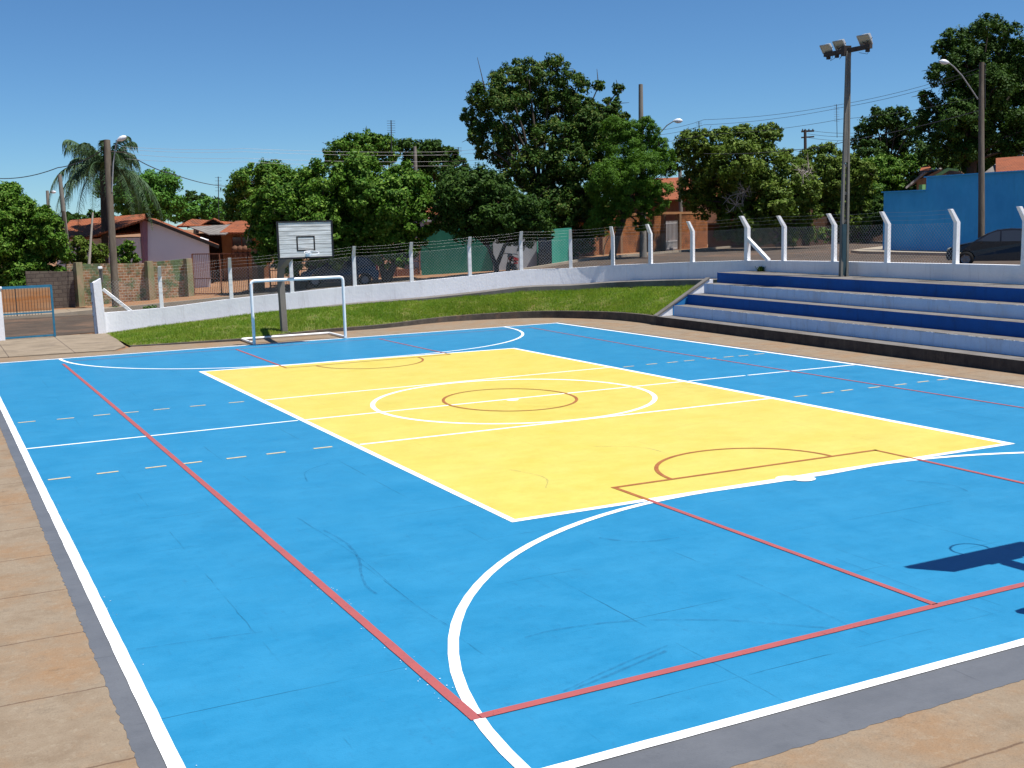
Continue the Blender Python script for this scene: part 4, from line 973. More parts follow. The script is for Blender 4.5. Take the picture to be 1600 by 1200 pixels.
# corrugated roof house
H2 = thing('corrugated_roof_house', 'ochre house with grey corrugated carport roof and orange tiled roof', 'house', (*W(370, 400, 70)[:2], .4))
a, b = W(348, 400, 70), W(420, 400, 69.5)
za = W(370, 364, 70)[2]
mb = MB(); mb.extr([(*a[:2], 0), (*b[:2], 0), (*b[:2], za), (*a[:2], za)][::-1], tuple(back*8)); obj('wall', mb, 'ochre_wall', H2)
mb = MB(); q1, q2 = W(300, 400, 74), W(352, 400, 74); mb.extr([(*q1[:2], 0), (*q2[:2], 0), (*q2[:2], za), (*q1[:2], za)][::-1], tuple(back*3)); obj('carport_wall', mb, 'brown_wall', H2)
mb = MB(); slab(mb, [W(327, 366, 67.5), W(352, 366, 67.5), W(378, 350, 74), W(292, 353, 74)], .05); obj('carport_roof', mb, 'roof_corrugated', H2)
mb = MB(); slab(mb, [W(343, 363, 68.6), W(424, 363, 68.4), W(424, 343, 75), W(368, 345, 75)], .1); slab(mb, [W(368, 345, 75), W(424, 343, 75), W(424, 348, 81), W(368, 350, 81)], .1)
slab(mb, [W(276, 353, 73), W(300, 342, 75), W(366, 347, 76), W(350, 352, 74)], .1); obj('tiled_roof', mb, 'roof_tile', H2)
mb = MB(); mb.extr([tuple(W(318, 349, 74.2)), tuple(W(350, 349, 74.2)), tuple(W(333, 342, 74.2))][::-1], tuple(back*2)); gb = obj('gable', mb, 'dark_wood', H2)
mb = MB(); slab(mb, [W(315, 350.5, 73.8), W(333, 341, 73.8), W(335, 340.5, 80), W(317, 349, 80)], .06); slab(mb, [W(333, 341, 73.8), W(352, 350.5, 73.8), W(354, 349, 80), W(335, 340.5, 80)], .06); obj('gable_roof', mb, 'roof_tile', gb)
for px in (372, 387):
    mb = MB(); q = W(px, 385, 69.6); mb.box((q[0], q[1], q[2]), (.62, .1, 1.1), -.42); w_ = obj('window', mb, 'window_dark', H2); mb = MB()
    for s in (-1, 1): mb.box((q[0]+s*.33*math.cos(-.42), q[1]+s*.33*math.sin(-.42), q[2]), (.06, .16, 1.2), -.42)
    mb.box((q[0], q[1], q[2]-.6), (.74, .2, .07), -.42); obj('frame', mb, 'rust', w_)
mb = MB()
for px in (368, 376, 384, 392): q = W(px, 398, 68.4); mb.lathe([(.10, 0), (.15, .3), (.13, .35)], 10, (q[0], q[1], q[2]-.2)); mb.lathe([(.02, .3), (.22, .45), (.2, .65), (.02, .75)], 8, (q[0], q[1], q[2]-.2))
obj('planters', mb, 'brown_wall', H2)
# green walled property
GW = thing('green_wall', 'tall green painted yard wall behind the forked tree', 'wall', (*W(700, 430, 60)[:2], .9))
a = W(656, 360, 61); b = W(768, 353, 60.3)
mb = MB(); wallseg(mb, a, b, .4, .6, a[2], b[2]); obj('wall', mb, 'green_wall', GW)
mb = MB(); wallseg(mb, a-.0, b, a[2], b[2], a[2]+.06, b[2]+.06, .24); obj('coping', mb, 'pale_wall', GW)
H3 = thing('red_roof_house', 'pale house with red tiled roof showing between crowns above the green wall', 'house', (*W(700, 380, 66)[:2], 1))
a, b = W(664, 400, 66), W(790, 400, 65); zt_ = W(664, 345, 66)[2]
mb = MB(); mb.extr([(*a[:2], .5), (*b[:2], .5), (*b[:2], zt_), (*a[:2], zt_)][::-1], tuple(back*8)); obj('wall', mb, 'pale_wall', H3)
mb = MB(); slab(mb, [W(655, 343, 65), W(800, 335, 64), W(800, 300, 70), W(672, 306, 70)], .12); slab(mb, [W(672, 306, 70), W(800, 300, 70), W(800, 330, 76), W(655, 330, 76)], .12); obj('roof', mb, 'roof_tile', H3)
mb = MB(); mb.beam(W(660, 347, 65.2), W(678, 335, 65.2), .1, .12); mb.beam(W(660, 345, 64.9), W(800, 337, 63.9), .06, .16); obj('fascia', mb, 'white_trim', H3)
# pale lane wall and second green wall right of the motorcycle
PW = thing('pale_wall', 'pale grey wall dappled with tree shade beside the parked motorcycle', 'wall', (*W(810, 425, 60)[:2], 1))
a = W(770, 366, 60.2); b = W(838, 362, 60.6); mb = MB(); wallseg(mb, a, b, .6, .7, a[2], b[2]); obj('wall', mb, 'pale_wall', PW)
G2 = thing('green_wall', 'shorter green yard wall at the foot of the big tree', 'wall', (*W(865, 425, 62)[:2], 1))
a = W(839, 360, 60.7); b = W(893, 356, 62.5); mb = MB(); wallseg(mb, a, b, .7, .8, a[2], b[2]); obj('wall', mb, 'green_wall', G2)
mb = MB(); a = W(842, 400, 60.55); b = W(862, 400, 61.2); wallseg(mb, a-[.05, .12, 0], b-[.05, .12, 0], 1.0, 1.0, 3.0, 3.0, .06); obj('door', mb, 'window_dark', G2)
H4 = thing('pale_gable_house', 'pale grey house with a small red roof half hidden by the big tree', 'house', (*W(860, 380, 78)[:2], 1.3))
a, b = W(838, 400, 78), W(945, 400, 79); za = W(850, 330, 78)[2]
mb = MB(); mb.extr([(*a[:2], 1), (*b[:2], 1), (*b[:2], za-.2), (*W(866, 330, 78)[:2], W(866, 308, 78)[2]), (*a[:2], za-.1)][::-1], tuple(back*8)); obj('wall', mb, 'pale_wall', H4)
mb = MB(); slab(mb, [W(836, 326, 77.5), W(866, 305, 77.5), W(870, 302, 86), W(840, 322, 86)], .12); slab(mb, [W(866, 305, 77.5), W(950, 326, 78.5), W(954, 322, 87), W(870, 302, 86)], .12); obj('roof', mb, 'roof_tile', H4)
# orange brick yard wall with grille gate
OW = thing('brick_wall', 'orange brick yard wall with a barred pedestrian door right of the round pole', 'wall', (*W(1040, 390, 76)[:2], 1.5))
K2 = [(880, 343, 67.5), (960, 336, 72), (1030, 332.5, 75.5), (1105, 332, 81)]
mb = MB()
for q1, q2 in zip(K2[:-1], K2[1:]):
    a, b = W(*q1), W(*q2)
    if q1[0] == 1030:
        m1, m2 = a+(b-a)*.06, a+(b-a)*.38
        wallseg(mb, a, m1, 1.2, 1.2, a[2]-.1, a[2]-.1); wallseg(mb, m2, b, 1.2, 1.2, a[2]-.1, b[2]-.1)
        gm1, gm2, gz_ = m1, m2, a[2]
    else: wallseg(mb, a, b, 1.2, 1.2, a[2]-.1, b[2]-.1)
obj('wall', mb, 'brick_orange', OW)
mb = MB()
for q1, q2 in zip(K2[:-1], K2[1:]):
    a, b = W(*q1), W(*q2); a = a-back*.04; b = b-back*.04; wallseg(mb, a, b, a[2]-.1, b[2]-.1, a[2]+.06, b[2]+.06, .27)
obj('coping', mb, 'ochre_wall', OW)
mb = MB()
for px, D in ((903, 68.6), (940, 70.8), (968, 72.3)): q = W(px, 360, D); mb.box((q[0], q[1], 2.3), (.3, .3, 2.2), .5)
for q in (gm1, gm2): mb.box((q[0], q[1], 2.6), (.3, .34, 2.6), .5)
obj('pillar', mb, 'pillar_stone', OW)
mb = MB(); n = 12
for i in range(n+1): p = gm1+(gm2-gm1)*i/n; mb.beam((p[0], p[1], 1.5), (p[0], p[1], gz_-.55), .045, .045)
for z in (1.6, 2.1, gz_-.7): mb.beam((gm1[0], gm1[1], z), (gm2[0], gm2[1], z), .05, .06)
mb.beam((gm1[0], gm1[1]+.04, 1.8), (gm2[0], gm2[1]+.04, 1.8), .02, .6); obj('gate', mb, 'grille', OW)
H5 = thing('orange_roof_house', 'dark fronted house with a broad orange tiled roof behind the brick wall', 'house', (*W(1040, 340, 86)[:2], 1.5))
a, b = W(985, 340, 84), W(1120, 340, 90); za = W(1010, 311, 84)[2]
mb = MB(); mb.extr([(*a[:2], 1), (*b[:2], 1), (*b[:2], za), (*a[:2], za)][::-1], tuple(back*8)); obj('wall', mb, 'brown_wall', H5)
mb = MB(); slab(mb, [W(975, 314, 83), W(1070, 311, 86), W(1064, 277, 92), W(990, 280, 90)], .14); slab(mb, [W(1070, 311, 86), W(1135, 300, 92), W(1100, 277, 95), W(1064, 277, 92)], .14); obj('roof', mb, 'roof_tile_pale', H5)
# shaded walls along the far side of the street
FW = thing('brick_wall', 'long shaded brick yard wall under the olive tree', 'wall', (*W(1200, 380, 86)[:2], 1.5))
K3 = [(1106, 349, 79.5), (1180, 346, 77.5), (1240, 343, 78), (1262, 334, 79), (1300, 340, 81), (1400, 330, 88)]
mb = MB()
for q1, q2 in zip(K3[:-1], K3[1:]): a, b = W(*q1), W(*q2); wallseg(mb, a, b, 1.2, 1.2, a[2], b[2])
obj('wall', mb, 'brick_shaded', FW)
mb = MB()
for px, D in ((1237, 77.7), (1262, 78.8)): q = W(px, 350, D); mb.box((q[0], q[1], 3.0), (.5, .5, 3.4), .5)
obj('pillar', mb, 'brick_shaded', FW)
H6 = thing('shaded_house', 'dark shaded house with small white windows under the olive tree', 'house', (*W(1160, 340, 92)[:2], 1.5))
a, b = W(1110, 340, 90), W(1230, 340, 96); za = W(1150, 315, 92)[2]
mb = MB(); mb.extr([(*a[:2], 1), (*b[:2], 1), (*b[:2], za), (*a[:2], za)][::-1], tuple(back*7)); obj('wall', mb, 'brown_wall', H6)
mb = MB(); a, b = W(1104, 318, 89), W(1240, 312, 95); slab(mb, [a, b, b+back*8+[0, 0, 1.6], a+back*8+[0, 0, 1.6]], .12); obj('roof', mb, 'roof_tile', H6)
for px, D in ((1102, 84), (1133, 86)):
    q = W(px, 342, D+5.5); mb = MB()
    for k in range(5): mb.box((q[0]+(k-2)*.22, q[1]-(k-2)*.02, q[2]), (.05, .06, .95))
    for s in (-1, 0, 1): mb.box((q[0], q[1]-.01, q[2]+s*.45), (1.0, .07, .06))
    w_ = obj('window', mb, 'pale_wall', H6)
# light blue building
BB = thing('blue_building', 'large light blue rendered building wall across the street at right', 'building', (36.5, 20, 1.5))
pA = W(1381, 301, 63.5); pS = W(1447, 298, 60.5); pE = W(1605, 272, 54); pE2 = pE+(pE-W(1447, 277, 60.5))*np.array([1.5, 1.5, 0])
mb = MB()
zS = W(1447, 277.5, 60.5)[2]; dn = np.array([pE[0]-pA[0], pE[1]-pA[1]]); dn /= np.linalg.norm(dn); out = np.array([-dn[1], dn[0]])
out = out if out[0] > 0 else -out
def q2(p): return (p[0], p[1])
mb.prism([q2(pS), q2(pA), (pA[0]+out[0]*.3, pA[1]+out[1]*.3), (pS[0]+out[0]*.3, pS[1]+out[1]*.3)], 1.2, pA[2])
mb.prism([(pE2[0], pE2[1]), q2(pS), (pS[0]+out[0]*.3, pS[1]+out[1]*.3), (pE2[0]+out[0]*.3, pE2[1]+out[1]*.3)], 1.2, zS)
wb = obj('wall', mb, 'blue_wall', BB)
mb = MB(); mb.beam((pA[0], pA[1], pA[2]+.03), (pS[0], pS[1], pA[2]+.03), .36, .06); mb.beam((pS[0], pS[1], zS+.03), (pE2[0], pE2[1], zS+.03), .36, .06); obj('coping', mb, 'blue_wall', BB)
H7 = thing('tiled_roof_house', 'house with orange tiled and grey corrugated roof rising behind the light blue wall', 'house', (*W(1580, 300, 66)[:2], 1.5))
bk = np.array([.9, .3, 0])
a, b = W(1540, 285, 66), W(1720, 285, 58)
mb = MB(); mb.extr([(*a[:2], 1.5), (*b[:2], 1.5), (*b[:2], a[2]), (*a[:2], a[2])][::-1], tuple(bk*6)); obj('wall', mb, 'pale_wall', H7)
mb = MB(); slab(mb, [W(1556, 276, 64), W(1700, 268, 60), W(1700, 236, 68), W(1556, 247, 70)], .14); obj('roof', mb, 'roof_tile_pale', H7)
mb = MB(); slab(mb, [W(1530, 276, 66), W(1555, 276, 64), W(1585, 252, 69.5), W(1558, 254, 71)], .1); obj('corrugated_roof', mb, 'roof_corrugated', H7)
H8 = thing('green_gable_house', 'small grey house with a pale green gable edge behind the blue wall', 'house', (*W(1440, 300, 80)[:2], 1.5))
a, b = W(1432, 300, 78), W(1490, 300, 78); mb = MB(); z1 = W(1430, 283, 78)[2]
mb.extr([(*a[:2], 1.5), (*b[:2], 1.5), (*b[:2], z1), (*W(1470, 262, 78)[:2], W(1478, 264, 78)[2]), (*a[:2], z1)][::-1], (5.5, 3.2, 0)); obj('wall', mb, 'pillar_stone', H8)
mb = MB(); slab(mb, [W(1414, 293, 77), W(1444, 268, 77), W(1470, 262, 84), W(1430, 285, 84)], .12); obj('roof', mb, 'roof_corrugated', H8)
mb = MB(); mb.beam(W(1458, 278, 76.5), W(1482, 264, 76.5), .16, .2); mb.beam(W(1481.5, 264.2, 76.5), W(1497, 266, 76.5), .16, .14); obj('green_trim', mb, 'leaf_green_paint', H8)
mb = MB(); q = W(1441, 290, 66); mb.box((q[0], q[1], 2.9+.6), (.26, .26, 3.4)); obj('green_post', mb, 'leaf_green_paint', H8)
mb = MB(); slab(mb, [W(1435, 272, 80), W(1458, 268, 80), W(1452, 258, 86), W(1440, 260, 86)], .1); obj('tiled_roof', mb, 'roof_tile', H8)

# ------------------------------------------------------------------ trees
def leaves(cen, rad, n, size, asp=.5, updir=.35, flat=0.0, droop=0.0):
    """n leaf-sized quads in clumps on and within ellipsoid lobes"""
    out = []
    for c, r_, k in zip(cen, rad, n):
        ncl = max(12, int(30+18*r_[0]))
        d = rng.normal(size=(ncl, 3)); d[:, 2] += .25; d /= np.linalg.norm(d, axis=1)[:, None]
        sh = rng.uniform(.62, 1.05, ncl); cc = c+d*r_*sh[:, None]; cr = r_.mean()*rng.uniform(.17, .38, ncl)
        wgt = rng.uniform(.4, 1.3, ncl); wgt /= wgt.sum(); idx = rng.choice(ncl, k, p=wgt)
        g = rng.normal(size=(k, 3)); gl = np.linalg.norm(g, axis=1)[:, None]; g /= gl; rr = rng.random(k)[:, None]**.45
        P = cc[idx]+g*rr*cr[idx][:, None]*np.array([1.1, 1.1, .85])
        nrm = g*.55+d[idx]*.35+np.array([0, 0, updir])+rng.normal(0, .45, (k, 3)); nrm /= np.linalg.norm(nrm, axis=1)[:, None]
        t = rng.normal(size=(k, 3)); t[:, 2] -= droop; t -= nrm*(t*nrm).sum(1)[:, None]; t /= np.linalg.norm(t, axis=1)[:, None]; b = np.cross(nrm, t)
        s = size*rng.uniform(.6, 1.35, k)[:, None]
        out.append(np.stack([P-t*s*.5, P+b*s*asp*.5-t*s*.05, P+t*s*.5, P-b*s*asp*.5-t*s*.05], 1).reshape(-1, 3))
    return np.concatenate(out)
def tree(name, label, D, lobes, base, tr, mat_, size=.2, cover=3.0, zs=.9, group='street and yard trees', depth=1.0, fork=None, droop=0., asp=.5, up_=.35, bark='bark', twigs=0, dvar=.35):
    size *= .8; cover *= 1.0
    bx, by = base; B0 = W(bx, by, D); B0 = np.array([B0[0], B0[1], min(B0[2], 1.6)])
    root = thing(name, label, 'tree' if name != 'bush' else 'bush', B0, group)
    cen, rad, cnt = [], [], []
    for (px, py, rp) in lobes:
        Rm = rp*D/F; dd = random.uniform(-dvar, dvar)*Rm*2*depth; c = CP+ray(px, py)*(D+dd); cen.append(c); rad.append(np.array([Rm, Rm*1.05, Rm*zs])); cnt.append(int(cover*1.25*4*math.pi*Rm*Rm*.9/(size*size*asp*.6)))
    V = leaves(cen, rad, cnt, size, asp, up_, droop=droop)
    me_o = fast_mesh('crown', V, 4, mat_, root, B0)
    mb = MB(); cm = np.mean(cen, axis=0); top_ = B0+(np.array([cm[0], cm[1], cm[2]])-B0)*.55
    if fork:
        for fx, fy, fr in fork: mb.tube([B0-[0, 0, .3], B0+[0, 0, .5], W(fx, fy, D)], [tr, tr*.85, fr], 8)
        src = [W(fx, fy, D) for fx, fy, fr in fork]
    else:
        mid = B0+(top_-B0)*.5+np.array([random.uniform(-.1, .1), 0, 0]); mb.tube([B0-np.array([0, 0, .3]), B0+(mid-B0)*.3, mid, top_], [tr*1.25, tr, tr*.9, tr*.75], 9); src = [top_]
    for c in cen:
        s = min(src, key=lambda q: np.linalg.norm(q-c)); m_ = s+(c-s)*.5+np.array([0, 0, .1*np.linalg.norm(c-s)])
        mb.tube([s, m_, c], [tr*.32, tr*.2, tr*.08], 6)
        for k in range(3):
            e = c+rng.normal(size=3)*Rm*.6; mb.tube([c, (c+e)/2+[0, 0, .05], e], [tr*.1, tr*.07, .012], 4)
    obj('trunk', mb, bark, root)
    if twigs:
        for (px, py, n_) in twigs:
            q = W(px, py, D-1.6); mb = MB()
            for k in range(n_):
                a = random.uniform(0, 6.28); d = (-rt*random.uniform(-.5, 1.2)+up*random.uniform(-.7, .8)-fw*.3); l = random.uniform(.5, 1.5); e = q+d*l; m_ = q+d*l*.5+rng.normal(size=3)*.12
                mb.tube([q, m_, e], [.03, .02, .008], 4)
                for j in range(2): mb.tube([m_, m_+rng.normal(size=3)*.35], [.015, .006], 4)
            obj('bare_twigs', mb, 'bark_pale', root)
    return root
T = tree
T('tree', 'dense green tree at the left edge overhanging the grey block wall', 59, [(10, 312, 30), (-15, 318, 34), (30, 325, 24), (72, 345, 26), (8, 320, 34), (25, 345, 36), (66, 352, 28), (0, 372, 45), (50, 380, 45), (20, 415, 48), (70, 405, 36), (95, 430, 14), (40, 440, 40), (-30, 330, 40), (-30, 410, 50), (78, 380, 24)], (25, 480), .22, 'leaf_mango', .22, 2.6)
T('tree', 'round bright green tree behind the palm', 90, [(225, 300, 36), (250, 295, 32), (205, 310, 30), (262, 318, 24), (180, 250+40, 30), (245, 320, 30), (215, 330, 30)], (230, 380), .25, 'leaf_bright', .3, 2.4)
T('tree', 'low bright tree far behind the white gable house', 112, [(290, 330, 16), (272, 335, 14), (312, 330, 18), (330, 322, 16), (345, 336, 14), (300, 342, 14), (325, 338, 18)], (305, 365), .2, 'leaf_bright', .34, 2.4)
T('tree', 'small dark conical tree on the skyline above the corrugated roof', 140, [(298, 305, 9), (300, 315, 12), (315, 312, 10), (285, 318, 9), (340, 318, 10)], (300, 350), .2, 'leaf_dark', .36, 2.4)
T('tree', 'dark rounded mango tree behind the left side of the backboard crowns', 80, [(395, 285, 32), (425, 280, 32), (375, 305, 26), (410, 312, 36), (440, 290, 30), (372, 330, 22), (455, 300, 30)], (405, 400), .3, 'leaf_mango', .26, 2.6)
T('tree', 'large mango tree directly behind the basketball backboard', 58, [(450, 410, 22), (500, 412, 22), (540, 405, 22), (398, 330, 22), (480, 345, 44), (432, 315, 34), (470, 300, 38), (505, 290, 40), (420, 345, 32), (455, 340, 42), (500, 335, 46), (415, 375, 28), (440, 378, 34), (545, 300, 42), (480, 375, 34), (530, 350, 44), (410, 398, 16), (520, 382, 36), (552, 375, 36)], (470, 470), .28, 'leaf_mango', .24, 2.9, fork=[(455, 400, .14), (500, 395, .14)], dvar=.8)
T('tree', 'large mango tree between the backboard and the green wall', 58, [(570, 402, 22), (630, 400, 18), (610, 320, 40), (575, 310, 36), (560, 275, 34), (590, 300, 40), (630, 288, 34), (650, 310, 32), (600, 340, 42), (640, 345, 40), (655, 330, 26), (570, 340, 40), (575, 375, 34), (615, 378, 34), (645, 375, 22), (600, 400, 18), (655, 290, 22)], (605, 455), .28, 'leaf_mango', .24, 2.9, fork=[(590, 395, .14), (625, 390, .14)], dvar=.8)
T('tree', 'far mango crown with the television aerial above the backboard trees', 84, [(530, 238, 22), (552, 228, 22), (575, 222, 20), (600, 228, 20), (565, 245, 28), (595, 245, 26), (518, 250, 14)], (560, 330), .3, 'leaf_mango', .28, 2.6)
T('tree', 'far dark mango crown behind the pale pole end', 88, [(636, 232, 18), (665, 240, 22), (680, 236, 18), (700, 245, 18), (690, 265, 28), (715, 262, 18), (655, 258, 26), (710, 285, 24)], (670, 340), .3, 'leaf_dark', .3, 2.6)
T('tree', 'dark low crowned tree with forked trunk in front of the green wall', 57, [(715, 290, 30), (745, 290, 32), (700, 318, 26), (735, 325, 40), (775, 315, 38), (700, 345, 20), (765, 345, 34), (800, 340, 34), (725, 355, 24), (835, 345, 26), (820, 368, 20), (790, 366, 18), (850, 360, 16), (760, 290, 26), (785, 345, 30), (745, 350, 28), (830, 325, 28), (710, 305, 28)], (776, 432), .15, 'leaf_dark', .22, 2.8, fork=[(764, 388, .09), (790, 380, .09), (776, 410, .12)])
T('tree', 'tallest spreading tree in the middle with gaps and brown seed pods', 67, [(760, 150, 28), (790, 125, 26), (825, 112, 26), (862, 112, 26), (893, 135, 26), (745, 185, 24), (790, 165, 34), (835, 155, 38), (875, 170, 36), (770, 215, 30), (742, 215, 16), (815, 210, 38), (865, 220, 38), (905, 195, 24), (925, 170, 16), (935, 135, 10), (966, 140, 10), (955, 165, 15), (930, 205, 30), (895, 255, 34), (835, 262, 34), (785, 250, 22), (752, 240, 12), (925, 240, 30), (870, 295, 34), (915, 290, 36), (840, 305, 22), (880, 330, 34), (925, 325, 28), (850, 340, 22), (895, 350, 24), (975, 185, 10), (915, 195, 28), (945, 185, 26), (960, 200, 26), (935, 225, 28), (905, 165, 18), (855, 365, 22), (905, 375, 20), (870, 385, 16), (930, 355, 20), (910, 320, 30), (860, 320, 30), (800, 285, 22), (940, 270, 26)], (855, 420), .36, 'leaf_big', .24, 2.0, dvar=.8, fork=[(845, 320, .2), (870, 330, .22), (890, 345, .16)])
T('tree', 'feathery light green tree in front of the tall concrete pole', 63, [(960, 200, 20), (985, 205, 22), (1008, 195, 14), (975, 235, 34), (1010, 230, 24), (1030, 225, 14), (1000, 265, 34), (1030, 255, 20), (960, 275, 30), (1045, 265, 12), (985, 305, 28), (950, 315, 26), (1020, 290, 16), (970, 330, 18), (1008, 335, 12), (935, 345, 22), (960, 350, 14), (945, 290, 28), (985, 275, 30), (1005, 310, 16), (1025, 320, 20), (1035, 300, 18), (1000, 352, 12), (1042, 245, 14), (1020, 205, 12)], (955, 405), .2, 'leaf_feather', .2, 2.0, asp=.28, droop=.5)
T('tree', 'broad olive green tree with bare grey twigs left of the floodlight mast', 73, [(1075, 225, 22), (1100, 222, 22), (1065, 250, 20), (1130, 222, 24), (1160, 218, 24), (1190, 220, 24), (1105, 255, 34), (1150, 255, 40), (1195, 255, 36), (1230, 250, 20), (1085, 285, 28), (1130, 300, 36), (1180, 305, 40), (1225, 290, 34), (1080, 310, 20), (1255, 275, 22), (1260, 300, 22), (1150, 338, 24), (1190, 345, 20), (1230, 335, 30), (1265, 330, 18), (1205, 208, 16), (1130, 345, 12), (1170, 360, 22), (1215, 365, 22), (1250, 355, 22), (1130, 366, 14), (1155, 368, 14), (1190, 372, 12), (1235, 372, 14), (1265, 368, 14), (1290, 366, 12), (1120, 275, 34), (1170, 280, 38), (1210, 320, 36), (1150, 325, 34), (1240, 315, 28), (1100, 325, 20)], (1170, 390), .3, 'leaf_olive', .27, 2.1, dvar=.6, twigs=[(1165, 300, 16), (1262, 268, 12), (1150, 320, 8)])
T('tree', 'olive green tree right behind the floodlight mast', 82, [(1270, 245, 20), (1295, 240, 18), (1255, 262, 18), (1290, 270, 28), (1320, 262, 24), (1300, 300, 28), (1335, 290, 28), (1275, 310, 24), (1350, 270, 20), (1300, 335, 26), (1330, 325, 26), (1280, 345, 20), (1320, 355, 18), (1345, 350, 16), (1300, 285, 28)], (1300, 385), .28, 'leaf_olive', .28, 2.2)
T('tree', 'tall dark green tree with rounded tufts right of the floodlight mast', 98, [(1368, 188, 20), (1385, 185, 18), (1405, 182, 18), (1352, 208, 16), (1380, 212, 26), (1410, 212, 22), (1345, 225, 16), (1360, 240, 24), (1395, 245, 28), (1425, 200, 14), (1430, 235, 22)], (1385, 330), .35, 'leaf_dark', .34, 1.9, dvar=.7)
T('tree', 'dense green tree filling the gap above the end of the street', 92, [(1345, 275, 28), (1380, 275, 32), (1415, 270, 28), (1360, 310, 32), (1400, 305, 30), (1440, 265, 22), (1330, 320, 26), (1385, 335, 28), (1345, 350, 24), (1415, 330, 28), (1310, 335, 22)], (1370, 372), .3, 'leaf_mango', .32, 2.5)
T('tree', 'huge dark tree rising over the light blue wall at right', 78, [(1545, 42, 22), (1520, 60, 24), (1570, 55, 24), (1490, 60, 18), (1500, 85, 28), (1545, 90, 34), (1590, 90, 32), (1470, 75, 14), (1478, 115, 24), (1520, 125, 36), (1565, 130, 36), (1610, 130, 36), (1460, 110, 12), (1450, 155, 12), (1490, 160, 26), (1530, 170, 36), (1580, 180, 40), (1442, 150, 9), (1455, 180, 20), (1485, 200, 26), (1520, 210, 32), (1565, 225, 36), (1610, 200, 40), (1450, 205, 18), (1470, 225, 22), (1510, 240, 24), (1640, 80, 40), (1640, 160, 50), (1440, 185, 12), (1600, 240, 30), (1500, 185, 34), (1545, 200, 38), (1550, 140, 36), (1510, 100, 30), (1580, 120, 36), (1530, 255, 26), (1490, 240, 20)], (1513, 330), .42, 'leaf_dark', .27, 1.9, dvar=.6)
T('tree', 'low dark tree crown tucked behind the huge tree trunk', 86, [(1455, 245, 20), (1480, 255, 20), (1510, 262, 22), (1540, 258, 22), (1570, 250, 24), (1435, 290, 18)], (1500, 330), .3, 'leaf_dark', .3, 2.3)
T('bush', 'dark shrub growing behind the painted brick wall left of the white house', 61, [(195, 395, 14), (205, 405, 14), (188, 410, 12), (200, 385, 10)], (196, 440), .06, 'leaf_mango', .18, 2.5, group='garden shrubs')
T('bush', 'leafy shrub filling the yard beneath the palm', 63.5, [(125, 385, 16), (140, 400, 18), (155, 392, 14), (120, 405, 14), (150, 412, 14)], (135, 440), .08, 'leaf_olive', .18, 2.5, group='garden shrubs')
T('bush', 'small weed clump at the foot of the leaning wooden pole', 54.8, [(181, 484, 6), (174, 486, 4), (188, 486, 4)], (181, 492), .02, 'leaf_mango', .1, 2.5, group='roadside weeds')
T('bush', 'low weed clump behind the wall brace', 50.5, [(233, 481, 4), (240, 481, 5), (226, 482, 3)], (233, 486), .02, 'leaf_mango', .1, 2.5, group='roadside weeds')
T('bush', 'green weed at the foot of the stained brick pillar', 54.5, [(119, 490, 5), (121, 496, 4), (125, 487, 4)], (120, 498), .02, 'leaf_bright', .1, 2.5, group='roadside weeds')
T('bush', 'creeper hanging over the orange brick wall', 69.5, [(942, 345, 9), (925, 340, 8), (1013, 352, 6)], (942, 395), .03, 'leaf_dark', .15, 2.2, group='garden shrubs')
T('bush', 'dark undergrowth in shade at the foot of the big middle tree', 64, [(880, 385, 14), (900, 392, 12), (915, 380, 16), (870, 372, 12)], (895, 402), .05, 'leaf_dark', .18, 2.5, group='garden shrubs')
T('tree', 'low dark yard tree filling the shade left of the light blue wall', 84, [(1310, 370, 16), (1335, 362, 20), (1362, 352, 20), (1350, 335, 22), (1375, 330, 22), (1325, 345, 18), (1295, 372, 12)], (1345, 384), .15, 'leaf_dark', .28, 2.4)
# distant tree line closing the skyline
far_specs = [(-20, 352, 14), (40, 350, 12), (100, 345, 13), (150, 348, 12), (330, 345, 11), (372, 345, 12), (440, 335, 14), (520, 330, 16), (620, 330, 16), (700, 325, 16), (800, 325, 18), (900, 322, 18), (1010, 318, 16), (1100, 315, 16), (1180, 312, 18), (1260, 312, 18), (1340, 308, 20), (1420, 306, 20), (1500, 300, 20), (1590, 300, 22), (1680, 296, 24)]
V = []
cen, rad, cnt = [], [], []
for px, py, rp in far_specs:
    for k in range(3):
        D = 170+random.uniform(-10, 20); Rm = rp*D/F*random.uniform(.8, 1.2); c = W(px+random.uniform(-30, 30), py+random.uniform(-2, 6), D); cen.append(c); rad.append(np.array([Rm*1.6, Rm*1.4, Rm])); cnt.append(int(1.6*4*math.pi*Rm*Rm*1.5/(.8*.8*.3)))
V = leaves(cen, rad, cnt, .8, .6, .35); o = fast_mesh('far_woods', V, 4, 'leaf_dark'); tag(o, 'far dark tree line along the skyline behind the houses', 'woods', kind='stuff')

